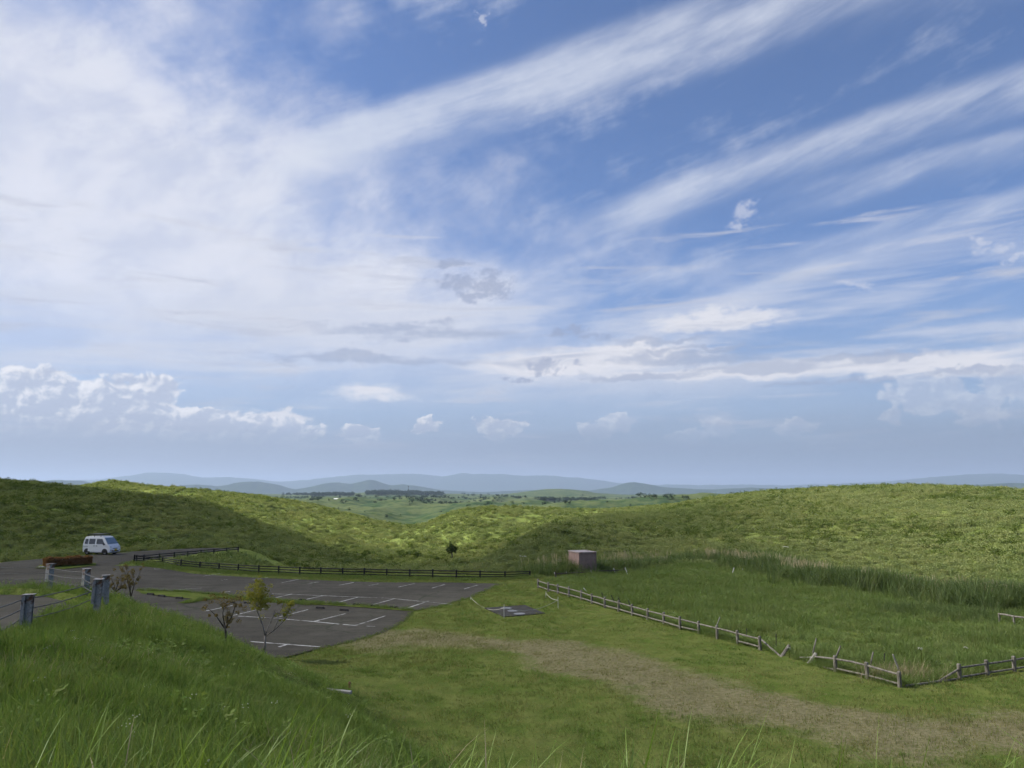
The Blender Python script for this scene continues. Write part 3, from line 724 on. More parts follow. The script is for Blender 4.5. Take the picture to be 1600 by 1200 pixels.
# fenced field outline
FIELD = [gp(*p) for p in ((841,918),(889,933),(945,950),(1012,968),(1092,990),(1188,1016),(1225,1026),(1268,1036),(1306,1049),(1356,1061),(1406,1074),(1460,1070),(1500,1061),(1543,1054),(1600,1047),(1900,1010),(1900,950),(1600,950),(1500,940),(1400,930),(1300,915),(1200,897),(1100,889),(1000,890),(900,899))]
PAD2 = [gp(*p) for p in ((757,952.5),(820,948),(852,961),(787,966.5))]
STRIP = [gp(*p) for p in ((214,929),(290,929),(345,933),(425,941),(500,946.5),(575,951),(645,956.3),(640,957.8),(575,952.8),(500,948.3),(425,942.8),(352,936.5),(314,940),(294,944.5),(276,945),(300,938.5),(220,933))]
HEDGE_ISLE = [hit(*p, 50)[:2] for p in ((55,889),(100,890),(150,884.5),(150,881),(135,880),(62,884))]
def on_hard(x, y):
    return (inside(LOT, x, y) & ~inside(HEDGE_ISLE, x, y)) | inside(UPPER_PAD, x, y) | inside(PAD2, x, y)

# ------------------------------------------------------------------ paved ground
def sheet(name, poly, mat, dz, parent=None, cell=4.0, flat=None, **kw):
    bm = bmesh.new(); bm.faces.new([bm.verts.new((x, y, 0)) for x, y in poly]); bmesh.ops.triangulate(bm, faces=bm.faces[:])
    for _ in range(6):
        long = [e for e in bm.edges if e.calc_length() > cell]
        if not long: break
        bmesh.ops.subdivide_edges(bm, edges=long, cuts=1); bmesh.ops.triangulate(bm, faces=[f for f in bm.faces if len(f.verts) > 3])
    for v in bm.verts: v.co.z = flat if flat is not None else gz(v.co.x, v.co.y)+dz
    bmesh.ops.recalc_face_normals(bm, faces=bm.faces[:])
    if sum(f.normal.z for f in bm.faces) < 0: bmesh.ops.reverse_faces(bm, faces=bm.faces[:])
    me = bpy.data.meshes.new(name); bm.to_mesh(me); bm.free()
    return link_obj(name, me, mat, parent, **kw)
lot = sheet('parking_lot', LOT, 'asphalt', .03, kind='structure')
sheet('access_road', UPPER_PAD, 'asphalt', 0, flat=4.72, kind='structure')
def stripe(p, q, w=.12):
    (x0, y0), (x1, y1) = gp(*p), gp(*q); L = math.hypot(x1-x0, y1-y0); nx, ny = -(y1-y0)/L*w/2, (x1-x0)/L*w/2
    n = max(1, int(L/2)); vs = []; fs = []
    for i in range(n+1):
        t = i/n; x = x0+(x1-x0)*t; y = y0+(y1-y0)*t
        for sg in (1, -1): vs.append((x+sg*nx, y+sg*ny, gz(x, y)+.036))
    fs = [(2*i, 2*i+1, 2*i+3, 2*i+2) for i in range(n)]
    mesh_obj('painted_line', vs, fs, 'road_paint', lot)
for p, q, w in [
  # bay fronts
  ((372,963.5),(430,967.5),.13),((430,967.5),(490,973),.13),((490,973),(530,977),.13),((536,977.5),(558,979.4),.13),((572,980),(586,980.6),.12),
  ((380,1002.5),(500,1011.8),.13),
  ((500,934),(607,937.7),.11),((607,937.7),(705,947),.10),((425,931),(500,934),.08),
  # bays of the lower row
  ((490,973),(540,961),.14),((555,979),(575,973),.13),((575,973),(602,964.5),.13),((430,967),(481,955),.14),((362,963),(422,950),.12),((320,956),(367,946.8),.12),
  ((367,1005),(380.5,1002.2),.17),((434,1012.5),(451,1007),.17),
  # bays of the middle row
  ((527,944.5),(560,936),.12),((582,947.5),(615,939),.10),((632,954),(670,942),.13),((430,937),(456,931.7),.12),((472,941),(506,934),.12),((345,928.5),(360,927),.14),((272,926.3),(315,923),.08),((372,934),(395,931),.08),
  # bays along the fence
  ((529,918.3),(552,914),.11),((575,919),(591,916),.10),((622,921),(648,915.5),.09),((675,922.5),(695,917),.09),((725,924),(746,918),.11),((310,907.5),(347,902.5),.09),((440,915),(470,909),.08),((482,916),(498,913.3),.09),((395,911),(420,907),.08),((240,900),(262,896.5),.08),((346,912),(356,910.5),.10)]:
    stripe(p, q, w)
sheet('grass_strip', STRIP, 'land', .07, kind='structure')
sheet('hedge_island', HEDGE_ISLE, 'land', .08, kind='structure')

# ------------------------------------------------------------------ fences
def G3(px, py, dz=0.0):
    x, y, z = hit(px, py, 14); return Vector((x, y, z+dz))
def rail_fence(name, bases, tops, label, cat, mat, post_w, rails, rail_w, rail_h, skip=(), jit=0.0, group=None, round_=False):
    """posts at surveyed feet, rails between neighbouring posts; every piece its own part"""
    P = [G3(*b) for b in bases]; root = empty(name, P[0], label=label, cat=cat, group=group); o = Vector(P[0]); q = random.Random(len(bases))
    H = []
    for i, p in enumerate(P):
        y_top = tops[i]; u, s_ = ray(bases[i][0], y_top); h = max(.5, EYE + s_*p.y - p.z); H.append(h)
        a = p - o - Vector((0,0,.15)); b = p - o + Vector((q.gauss(0, jit), q.gauss(0, jit), h))
        mb = MB()
        if round_: mb.tube([a, (a+b)/2, b-Vector((0,0,.03)), b], [post_w*.5, post_w*.5, post_w*.5, post_w*.36], 9)
        else: mb.beam(a, b, post_w, post_w, up=(0,1,0), bevel=post_w*.12)
        mb.obj('post', mat, root)
    for i in range(len(P)-1):
        for k, fr in enumerate(rails):
            if (i, k) in skip: continue
            a = P[i]-o + Vector((0,0,H[i]*fr)); b = P[i+1]-o + Vector((0,0,H[i+1]*fr))
            d = (b-a).normalized(); side = Vector((d.y, -d.x, 0))*0.0
            mb = MB(); ga = a + d*post_w*.30 + side; gb = b - d*post_w*.30 + side
            if round_: mb.tube([ga, (ga+gb)/2 + Vector((0, 0, q.gauss(0, .012))), gb], [rail_w*.5, rail_w*.52, rail_w*.46], 8)
            else: mb.beam(ga, gb, rail_w, rail_h, bevel=.012)
            mb.obj('rail', mat, root)
    return root
rail_fence('log_fence', [(209.5,879.5),(254,880.3),(282.5,887.5),(312,889.6),(342,891.6),(372,894.4),(404,897),(435,897.6),(468,899.5),(501,900.3),(535,901.2),(569,902),(604,902.7),(640,903.6),(676,904.5),(713,905.5),(750,905.7),(789,904.5),(828,901)],
  [866.8,870.5,873.8,877.4,879.5,881,882.8,884,885.3,886.3,887,887,888.3,889.2,889.2,890,891.2,892.3,893], 'long black log rail fence between car park and valley', 'fence', 'black_wood', .15, (.86, .58, .30), .09, .09, round_=True)
rail_fence('log_fence', [(213,879.4),(224.5,879.5),(249,875),(272,872.6),(293,870.5),(314,868),(334,866),(354,864.3),(372,862.5)], [866.5,866.2,864.4,862.4,860.8,859,857.2,855.6,854], 'black log rail fence along the road beside the white van', 'fence', 'black_wood', .15, (.86, .52), .10, .10, round_=True)
rail_fence('wooden_fence', [(841,919),(857,925),(872,928),(889,933),(908,938),(925,943.5),(945,950),(966.5,955.5),(988,962),(1012,968.5),(1037,975.5),(1063,984),(1092,990),(1121,998.5),(1153,1006.5),(1188,1016)],
  [904.5,909.5,912.5,916.5,921.5,927.5,932.5,938,944,950.5,956.5,963,970.5,977,985,993.5], 'long grey weathered post and rail fence running from shed to gap', 'fence', 'grey_wood', .16, (.78, .22), .085, .085, skip={(12,1),(13,1)}, jit=.02, round_=True)
w2 = rail_fence('wooden_fence', [(1306,1049.5),(1356,1061),(1406,1074)], [1024.5,1034.5,1049], 'short grey broken fence section meeting the near corner post', 'fence', 'grey_wood', .17, (.80, .20), .085, .085, jit=.02, round_=True)
w3 = rail_fence('wooden_fence', [(1500,1062),(1543,1055),(1585,1049),(1632,1041)], [1037,1031,1025,1018], 'grey post and rail fence on the right beyond the collapsed rail', 'fence', 'grey_wood', .17, (.74, .16), .085, .085, jit=.02, round_=True)
w4 = rail_fence('wooden_fence', [(1562,972),(1585,976),(1625,981)], [967,970,974], 'pale rail half hidden in tall grass at far right edge', 'fence', 'grey_wood', .12, (.9,), .10, .10, round_=True)
w5 = rail_fence('wooden_fence', [(868,902),(901,900.5),(929,898),(975,896)], [894.5,893.5,890,890], 'low dark brown rail fence in front of the pink shed', 'fence', 'bark', .13, (.62,), .09, .09, round_=True)
def pole(name, a, b, ra, rb, mat, label, cat, parent=None, n=7):
    """a leaning or lying pole; a and b in world space"""
    a = Vector(a); b = Vector(b)
    if parent is not None: o = parent.location; return MB().tube([a-o, (a+b)/2-o, b-o], [ra, (ra+rb)/2, rb], n).obj(name, mat, parent)
    return MB().tube([Vector((0,0,0)), (b-a)/2, b-a], [ra, (ra+rb)/2, rb], n).obj(name, mat, None, label=label, cat=cat, loc=a)
def at_depth(px, py, Y):
    u, s_ = ray(px, py); return Vector((u*Y, Y, EYE+s_*Y))
def lean(name, foot, top, r, mat, label, cat='stake', dy=0.0, parent=None):
    f = G3(*foot); t = at_depth(top[0], top[1], f.y+dy); f2 = f - (t-f).normalized()*.15
    return pole(name, f2, t, r, r*.9, mat, label, cat, parent)
# collapsed pieces of the fences
lean('fallen_rail', (1220,1026), (1189,999), .05, 'grey_wood', 'grey rail fallen to the ground at the end of long fence', 'rail', 2.0)
lean('broken_post', (1222,1025), (1233.5,1008), .085, 'grey_wood', 'grey post knocked over at the gap in fence', 'post')
lean('broken_post', (1265,1036), (1275.5,1021), .10, 'pale_wood', 'thick pale topped post leaning at the start of broken section', 'post')
pole('fallen_rail', G3(1250,1031,.10), at_depth(1270,1027,G3(1268,1036).y), .035, .035, 'pale_wood', 'short pale stick jutting left of the leaning post', 'rail')
for a, b in (((1273,1026),(1305,1029.5)), ((1268,1038),(1304,1046.5))):
    ya = G3(1266,1036).y; yb = G3(1306,1049.5).y
    pole('rail', at_depth(*a, ya), at_depth(*b, yb), .042, .042, 'grey_wood', None, None, parent=w2)
ya = G3(1500,1062).y; f = G3(1468,1066, .05)
pole('rail', f, at_depth(1499,1045,ya), .045, .045, 'grey_wood', None, None, parent=w3)
pole('rail', G3(1416,1074,.06), at_depth(1499,1060.5,ya), .042, .042, 'grey_wood', None, None, parent=w3)
lean('stake', (1268,1030), (1275.5,997.5), .035, 'grey_wood', 'tall thin grey stake beside the thick leaning post', dy=.3)
lean('stake', (1301,1040), (1313.5,1009), .04, 'grey_wood', 'grey stake leaning right behind first post of broken section')
lean('stake', (1358,1048), (1364.5,1018.5), .035, 'grey_wood', 'grey stake leaning behind the middle post of broken section')
lean('stake', (1381,1045), (1382,1021), .025, 'dark_stake', 'thin dark upright stake left of the corner post')
lean('stake', (1408,1056), (1395,1022.5), .04, 'pale_wood', 'pale stake leaning left out of the near corner post')
lean('stake', (1213,1014), (1212.5,990), .025, 'dark_stake', 'thin dark stake behind the fallen rail at fence end')
lean('stake', (1117,985), (1125,964), .03, 'pale_wood', 'pale stake leaning right against the long fence near its end')
lean('stake', (1167,1000), (1166.5,982), .02, 'dark_stake', 'thin dark stake behind last span of the long fence')
for (f, t), w in zip((((974,951),(966,934)), ((962,945),(955,930)), ((986,956),(982,938)), ((944,938),(940,926))), ('fourth', 'third', 'last', 'second')):
    lean('stake', f, t, .03, 'dark_stake', 'dark stake leaning behind middle of long fence, %s of a row' % w)
pole('stake', at_depth(911.5,918.5,G3(919,926.5).y), G3(919,927), .035, .035, 'white_stake', 'white stake lying aslant behind the near end of long fence', 'stake')
for f, t, L in (((869,901),(866,894.5),'left of the pink shed, farthest from it'), ((886,898),(884.5,893),'close to the left side of the pink shed'), ((926,898.5),(923,891.5),'in front of the pink shed face'), ((962,895.5),(958.5,888),'just right of the pink shed'), ((981,898),(976.5,886.5),'taller, second right of the pink shed'), ((1117,885),(1117.5,880),'short, amid tall grass far right of shed'), ((1144,897),(1147,887),'leaning right below the pale reed plumes'), ((1160,893),(1160.5,888),'short, below the dark reeds')):
    lean('stake', f, t, .04, 'white_stake', 'white stake '+L)

# ------------------------------------------------------------------ cable guard rail on the bank
def guard_rail():
    feet = [(40,1003),(150,962),(166,934),(135,919),(78,911),(-60,1075)]
    Y = [16.5, 20.0, 23.3, 25.6, 26.9, 11.8]; P = []
    for (px, py), y in zip(feet, Y):
        u, _ = ray(px, py); P.append(Vector((u*y, y, gz(u*y, y))))
    root = empty('cable_guard_rail', P[0], label='rusty grey steel post and cable guard rail on grassy bank', cat='guard rail'); o = P[0]
    order = [5, 0, 1, 2, 3, 4]
    for n, i in enumerate(order):
        p = P[i]-o; a = P[order[max(n-1, 0)]]; b = P[order[min(n+1, 5)]]; d = (b-a); rz = math.atan2(d.y, d.x)
        M = Matrix.Rotation(rz, 3, 'Z'); h = .84
        mb = MB(); mb.box((0, 0, h/2-.2), (.11, .012, h+.4)); mb.box((-.055, 0, h/2-.2), (.012, .15, h+.4)); mb.box((.055, 0, h/2-.2), (.012, .15, h+.4))
        po = mb.obj('post', 'galvanised_steel', root); po.location = p; po.rotation_euler = (R(1.5*(n % 3-1)), R(2*(n % 2)), rz)
        mb = MB(); mb.box((0, .115, h-.30), (.25, .015, .58), bevel=.005); mb.box((-.12, .085, h-.30), (.015, .06, .58)); mb.box((.12, .085, h-.30), (.015, .06, .58)); mb.box((0, .02, h+.006), (.27, .22, .012))
        br = mb.obj('bracket', 'galvanised_steel', po)
        for k in range(3): MB().tube([(0, .12, h-.10-.2*k), (0, .15, h-.10-.2*k)], .014, 6).obj('bolt', 'iron', po)
    for k in range(3):
        mb = MB(); pts = []
        for n, i in enumerate(order):
            a = P[order[max(n-1, 0)]]; b = P[order[min(n+1, 5)]]; d = (b-a).normalized(); sd = Vector((-d.y, d.x, 0))
            pts.append(P[i]-o + sd*.145 + Vector((0,0,.74-.2*k)))
        fine = []
        for a, b in zip(pts, pts[1:]):
            for t in (0, .25, .5, .75): fine.append(a.lerp(b, t) - Vector((0,0,.06*t*(1-t)*4*(.5+.3*k))))
        fine.append(pts[-1]); fine.append(pts[-1]+Vector((-9, .3, -.1)))
        mb.tube(fine, .012, 6).obj('cable', 'cable_steel', root)
guard_rail()

# ------------------------------------------------------------------ shed, manhole pad, rope, kerb pieces
def shed():
    c = G3(905, 897.5); root = empty('storage_shed', c, R(21), label='small windowless pink brown metal shed in tall grass', cat='shed')
    W, D, H = 1.78, 2.3, 2.02
    MB().box((W/2, D/2, H/2-.1), (W, D, H+.0), bevel=.03).obj('wall', 'shed_paint', root)
    rf = MB().box((W/2, D/2, H-.06), (W+.10, D+.10, .09), bevel=.02).obj('roof', 'shed_roof_paint', root)
    for x in (.22, W-.22): MB().box((x, -.09, H-.07), (.24, .12, .13), bevel=.02).obj('lifting_lug', 'shed_paint', rf)
    MB().box((W-.45, D*.35, H+.04), (.09, .09, .14), bevel=.02).obj('vent', 'shed_roof_paint', rf)
    for x in (.18, W-.18): MB().box((x, -.06, .10), (.16, .10, .22), bevel=.02).obj('foot', 'shed_paint', root)
    mb = MB()
    for x in (.02, W-.02): mb.box((x, -.012, H/2-.1), (.06, .024, H-.14))
    mb.obj('corner_trim', 'shed_paint', root)
    MB().box((W/2, -.008, H/2-.1), (.012, .016, H-.2)).obj('panel_seam', 'shed_paint', root)
shed()
def manholes():
    c = Vector((*gp(805, 957), 0)); root = empty('manhole_slab', (c.x, c.y, gz(c.x, c.y)), label='dark asphalt slab with three round manhole covers in grass', cat='slab')
    P = [(x-c.x, y-c.y) for x, y in PAD2]; n = 4
    vs = [(x, y, -.15) for x, y in P] + [(x, y, .05) for x, y in P]
    mesh_obj('slab', vs, [(3,2,1,0),(4,5,6,7)]+[(i, (i+1) % 4, 4+(i+1) % 4, 4+i) for i in range(4)], 'pad_asphalt', root)
    for px, py, r in ((791,953.3,.36),(801,957.6,.34),(811.5,962,.37)):
        x, y = gp(px, py); mb = MB(); m = 20
        ring = lambda rr, z: [(x-c.x+rr*math.cos(2*math.pi*k/m), y-c.y+rr*math.sin(2*math.pi*k/m), z) for k in range(m)]
        vs = ring(r, .045)+ring(r, .062)+ring(r*.86, .062)+ring(r*.84, .056)+ring(r*.3, .058)
        fs = [(j*m+k, j*m+(k+1) % m, (j+1)*m+(k+1) % m, (j+1)*m+k) for j in range(4) for k in range(m)]+[tuple(4*m+k for k in range(m))]
        mesh_obj('manhole_cover', vs, fs, 'iron', root)
    bases = [(735.5,938),(787.5,966.5),(872,951),(853,935)]; tops = [932,944,932.5,924]
    Q = [G3(*b) for b in bases]; rr = empty('rope_barrier', Q[0], label='slack pale rope on thin stakes around the manhole slab', cat='rope'); T = []
    for (px, py), t, q in zip(bases, tops, Q):
        u, s_ = ray(px, t); h = EYE+s_*q.y-q.z; MB().tube([q-Q[0]-Vector((0,0,.1)), q-Q[0]+Vector((0,0,h))], .014, 6).obj('stake', 'white_stake', rr); T.append(q-Q[0]+Vector((0,0,h*.75)))
    for a, b, sag in ((T[0], T[1], .42), (T[1], T[2], .40), (T[2], T[3], .15)):
        MB().tube([a.lerp(b, i/10)-Vector((0,0,sag*4*(i/10)*(1-i/10))) for i in range(11)], .013, 5).obj('rope', 'rope_fibre', rr)
manholes()
stops = [(235,934),(252,936),(280,938.3),(360,943.6),(387.5,945),(472.5,941.6),(500,944.8),(527.5,946.8),(557.5,948.6),(585,950.6),(615,952.8),(500,953.6),(537.5,957)]
def wheel_stops():
    sd = gp(425,942); se = gp(575,952); rz = math.atan2(se[1]-sd[1], se[0]-sd[0])
    L, w, h = .62, .16, .13
    vs = [(sx*L/2*(1 if z == 0 else .94), sy*w/2*(1 if z == 0 else .62), z) for z in (0, h) for sx, sy in ((-1,-1),(1,-1),(1,1),(-1,1))]
    me = None
    for i, (px, py) in enumerate(sorted(stops)):
        x, y = gp(px, py)
        if me is None:
            me = bpy.data.meshes.new('wheel_stop'); me.from_pydata(vs, [], [(3,2,1,0),(4,5,6,7),(0,1,5,4),(1,2,6,5),(2,3,7,6),(3,0,4,7)]); me.materials.append(MATS['rubber'])
        link_obj('wheel_stop', me, None, label='black rubber wheel stop by weedy parking strip, %s from the left' % ORD[i], cat='wheel stop', group='wheel stops along the weedy strip', loc=(x, y, gz(x, y)+.032)).rotation_euler = (0, 0, rz)
wheel_stops()
x, y, z = G3(522, 1081); MB().box((0,0,.04), (1.35, .14, .10), bevel=.02).obj('kerb_block', 'concrete', None, label='pale concrete kerb piece lying in grass below the bank', cat='kerb block', loc=(x, y, z)).rotation_euler = (0, .02, R(-17))
x, y, z = G3(546, 1076); mb = MB(); mb.tube([(0,0,-.1),(0,0,.22),(0,0,.26)], [.045,.045,.03], 10); mb.tube([(0,0,.2),(0,0,.22)], [.06,.06], 10); mb.obj('marker_peg', 'red_plastic', None, label='short reddish marker peg in grass below the bank', cat='marker', loc=(x, y, z))

# ------------------------------------------------------------------ white van
simple('van_white', (.70, .71, .72), (.76, .77, .78), .8, .28, .5)
simple('van_glass', (.012, .016, .020), (.020, .026, .032), 1.0, .06, .8)
simple('van_screen', (.16, .22, .27), (.22, .29, .34), 1.2, .08, .8)
simple('van_trim', (.012, .012, .013), (.02, .02, .02), 5, .6, .4)
simple('van_rim', (.22, .22, .23), (.32, .32, .33), 5, .4, .5, metallic=.5)
simple('lamp_lens', (.55, .57, .58), (.66, .68, .70), 8, .12, .7)
simple('plate_yellow', (.62, .42, .03), (.68, .47, .04), 5, .5, .4)
simple('indicator_orange', (.55, .20, .03), (.62, .24, .04), 5, .3, .5)
def van():
    c = G3(158, 866.3); root = empty('parked_van', c, R(-15), label='white compact van with roof rack parked on the road', cat='van'); root.scale = (1.06,)*3
    hw = lambda z: .735 if z <= 1.02 else .735-(z-1.02)*.135
    prof = [(-1.66,.30),(-1.70,.62),(-1.695,1.02),(-1.63,1.45),(-1.52,1.76),(-1.38,1.86),(-.6,1.895),(.40,1.885),(.72,1.82),(.86,1.74),(1.38,1.10),(1.46,1.02),(1.62,.90),(1.69,.72),(1.71,.50),(1.68,.30),(1.58,.24),(-1.55,.24)]
    n = len(prof); vs = [(x, s_*(hw(z)-(.05 if z > 1.84 or z < .3 else 0)), z) for s_ in (-1, 1) for x, z in prof]
    fs = [(i, (i+1) % n, n+(i+1) % n, n+i) for i in range(n)]
    lo = [i for i in range(n) if prof[i][1] <= 1.021]; up = [i for i in range(n) if prof[i][1] >= 1.019]
    for off, rev in ((0, True), (n, False)):
        for poly in (lo, up):
            f = [off+i for i in poly]; fs.append(tuple(reversed(f)) if rev else tuple(f))
    bm = bmesh.new(); bv = [bm.verts.new(v) for v in vs]
    for f in fs:
        try: bm.faces.new([bv[i] for i in f])
        except ValueError: pass
    bmesh.ops.recalc_face_normals(bm, faces=bm.faces[:]); bmesh.ops.bevel(bm, geom=[e for e in bm.edges if e.calc_face_angle(0) > R(25)], offset=.03, segments=2, affect='EDGES')
    me = bpy.data.meshes.new('body'); bm.to_mesh(me); bm.free(); body = link_obj('body', me, 'van_white', root)
    def panel(name, pts, mat, side, d=.014, parent=root):
        q = [(x, side*(hw(z)+d), z) for x, z in pts]; q0 = [(x, side*(hw(z)-.02), z) for x, z in pts]; m = len(q)
        return mesh_obj(name, q+q0, [tuple(range(m)), tuple(reversed(range(m, 2*m)))]+[(i, (i+1) % m, m+(i+1) % m, m+i) for i in range(m)], mat, parent)
    for s_ in (-1, 1):
        panel('side_window', [(-1.50,1.10),(-1.08,1.10),(-1.08,1.60),(-1.42,1.60)], 'van_glass', s_)
        panel('side_window', [(-.95,1.10),(-.22,1.10),(-.22,1.62),(-.95,1.62)], 'van_glass', s_)
        panel('side_window', [(-.02,1.10),(1.02,1.10),(.62,1.62),(-.02,1.62)], 'van_glass', s_)
        dr = panel('sliding_door', [(-1.02,.36),(-.14,.36),(-.14,1.04),(-1.02,1.04)], 'van_white', s_, .006); panel('door_handle', [(-.34,.88),(-.20,.88),(-.20,.94),(-.34,.94)], 'van_trim', s_, .02, dr)
        dr = panel('front_door', [(-.10,.36),(.62,.36),(.86,.70),(.86,1.04),(-.10,1.04)], 'van_white', s_, .006); panel('door_handle', [(-.04,.88),(.10,.88),(.10,.94),(-.04,.94)], 'van_trim', s_, .02, dr)
        panel('slide_rail', [(-1.62,.84),(-1.05,.84),(-1.05,.87),(-1.62,.87)], 'van_trim', s_, .012)
        for wx in (-1.14, 1.06):
            panel('wheel_arch', [(wx+.36*math.cos(a), max(.25, .29+.36*math.sin(a))) for a in np.linspace(-.1, math.pi+.1, 14)], 'van_trim', s_, .003)
            wh = empty('wheel', (wx, s_*.63, .28)); wh.parent = root
            m = 22; prof_w = [(.17,-.08),(.255,-.085),(.28,-.06),(.28,.06),(.255,.085),(.17,.08)]
            vs2 = [(r*math.cos(2*math.pi*k/m), y_, r*math.sin(2*math.pi*k/m)) for r, y_ in prof_w for k in range(m)]
            mesh_obj('tyre', vs2, [(j*m+k, (j+1)*m+k, (j+1)*m+(k+1) % m, j*m+(k+1) % m) for j in range(5) for k in range(m)], 'rubber', wh, True)
            vs2 = [(r*math.cos(2*math.pi*k/m), s_*y_, r*math.sin(2*math.pi*k/m)) for r, y_ in ((.185,.072),(.165,.05),(.10,.055),(.05,.078)) for k in range(m)]
            mesh_obj('rim', vs2, [(j*m+k, (j+1)*m+k, (j+1)*m+(k+1) % m, j*m+(k+1) % m) for j in range(3) for k in range(m)]+[tuple(3*m+k for k in range(m))], 'van_rim', wh)
        MB().box((1.60, s_*.57, .80), (.17, .27, .24), Matrix.Rotation(R(-8), 3, 'Y'), .05).obj('headlight', 'lamp_lens', root)
        MB().box((1.665, s_*.60, .50), (.09, .16, .10), None, .02).obj('fog_lamp', 'van_trim', root)
        MB().box((-1.675, s_*.62, .98), (.06, .16, .40), None, .02).obj('tail_light', 'red_plastic', root)
        mi = MB().box((1.02, s_*.86, 1.12), (.10, .16, .22), None, .03).obj('mirror', 'van_trim', root); MB().box((1.05, s_*.76, 1.08), (.05, .10, .05)).obj('mirror_arm', 'van_trim', mi)
    # windscreen lies on the slope between roof and bonnet
    a = Vector((.885, 0, 1.715)); b = Vector((1.372, 0, 1.115)); nrm = Vector((b.z-a.z, 0, -(b.x-a.x))).normalized()*-1
    ws = [a+nrm*.018+Vector((0,-.60,0)), a+nrm*.018+Vector((0,.60,0)), b+nrm*.018+Vector((0,.70,0)), b+nrm*.018+Vector((0,-.70,0))]
    w0 = [v-nrm*.03 for v in ws]; sc = mesh_obj('windscreen', ws+w0, [(0,1,2,3),(7,6,5,4),(0,3,7,4),(1,5,6,2),(0,4,5,1),(3,2,6,7)], 'van_screen', root)
    MB().tube([b+nrm*.04+Vector((0,-.5,.03)), b+nrm*.05+Vector((-.06,.1,.06))], .012, 5).obj('wiper', 'van_trim', sc)
    MB().box((1.685, 0, .66), (.06, .62, .06), None, .01).obj('grille', 'van_trim', root)
    MB().box((1.70, 0, .40), (.06, .92, .10), None, .02).obj('air_intake', 'van_trim', root)
    MB().box((1.725, .05, .52), (.02, .33, .165), None, .005).obj('number_plate', 'plate_yellow', root)
    MB().box((1.70, -.42, .49), (.05, .12, .07), None, .01).obj('indicator', 'indicator_orange', root)
    MB().box((0, 0, .22), (2.9, 1.2, .10)).obj('underbody', 'van_trim', root)
    rk = empty('roof_rack', (0, 0, 1.90)); rk.parent = root
    for s_ in (-1, 1): MB().beam((-1.35, s_*.55, .14), (.55, s_*.55, .17), .04, .04).obj('rack_bar', 'van_trim', rk)
    for x_ in (-1.30, -.85, -.40, .05, .50): MB().beam((x_, -.56, .15), (x_, .56, .15), .05, .03).obj('cross_bar', 'van_trim', rk)
    for x_ in (-1.25, -.45, .35):
        for s_ in (-1, 1): MB().beam((x_, s_*.58, -.10), (x_, s_*.56, .14), .05, .05, up=(1,0,0)).obj('rack_foot', 'van_trim', rk)
    MB().box((-.45, 0, .19), (1.5, 1.0, .02)).obj('rack_board', 'cable_steel', rk)
van()

# ------------------------------------------------------------------ trees and shrubs
def leaves(mb, c, rad, n, size, rs_, flat=1.0, hollow=.3):
    for _ in range(n):
        d = Vector((rs_.gauss(0,1), rs_.gauss(0,1), rs_.gauss(0,1))).normalized()*rad*(hollow+(1-hollow)*rs_.random()**.6); d.z *= flat
        p = Vector(c)+d; a = Vector((rs_.gauss(0,1), rs_.gauss(0,1), rs_.gauss(0,.6))).normalized(); b = a.cross(Vector((rs_.gauss(0,1), rs_.gauss(0,1), rs_.gauss(0,1)))).normalized(); s_ = size*rs_.uniform(.6, 1.3)
        mb.add([p-a*s_, p+b*s_*.5, p+a*s_, p-b*s_*.5], [(0,1,2,3)])
def small_tree(name, foot, limbs, clumps, label, cat, leaf, bark_, trunk_r, leaf_size, seed, k=1.0):
    """limbs: polylines (x, y, z, r); clumps: (x, y, z, radius, leaves)"""
    root = empty(name, foot, label=label, cat=cat); q = random.Random(seed)
    tr = MB(); tr.tube([Vector(p[:3]) for p in limbs[0]], [p[3] for p in limbs[0]], 8); tr.obj('trunk', bark_, root, True)
    for l in limbs[1:]: MB().tube([Vector(p[:3]) for p in l], [p[3] for p in l], 6).obj('branch', bark_, root, True)
    mb = MB()
    for x_, y_, z_, r_, n_ in clumps:
        for _ in range(max(3, int(n_*k)//45)):
            o_ = Vector((q.gauss(0, r_*.5), q.gauss(0, r_*.5), q.gauss(0, r_*.45))); leaves(mb, Vector((x_, y_, z_))+o_, r_*.42, 45, leaf_size, q, .8)
    mb.obj('crown', leaf, root); return root
f = Vector((*gp(412, 1031), 0)); f.z = gz(f.x, f.y)
small_tree('young_tree', f, [[(0,0,-.1,.055),(.03,0,.5,.05),(.02,0,.95,.045)], [(.02,0,.93,.04),(-.10,.05,1.3,.033),(-.28,.05,1.75,.028),(-.42,0,2.1,.022),(-.45,0,2.6,.016),(-.38,0,3.1,.010)], [(.02,0,.93,.034),(.35,-.05,1.12,.028),(.72,0,1.45,.022),(1.0,.05,1.8,.016),(1.15,0,2.2,.010)], [(.03,0,.93,.026),(.12,.1,1.3,.020),(.28,.15,1.7,.014),(.42,.1,2.1,.008)], [(.4,0,1.15,.016),(.55,.1,1.55,.012),(.6,.1,2.0,.007)], [(-.43,0,2.3,.014),(-.75,.1,2.75,.008)], [(-.43,0,2.3,.014),(-.05,-.1,2.8,.008)]],
  [(-.48,0,2.75,.48,900),(-.70,.1,3.05,.34,420),(-.15,0,3.0,.36,480),(-.30,0,3.40,.26,300),(-.05,0,2.45,.30,300),(1.05,0,2.12,.34,380),(1.22,0,2.42,.22,180),(.52,0,2.5,.20,140),(.95,0,1.75,.20,90),(-.4,0,2.25,.25,200)],
  'slender young tree with yellow green leaves beside the car park', 'tree', 'young_leaf', 'pale_bark', .05, .036, 4, 1.8)
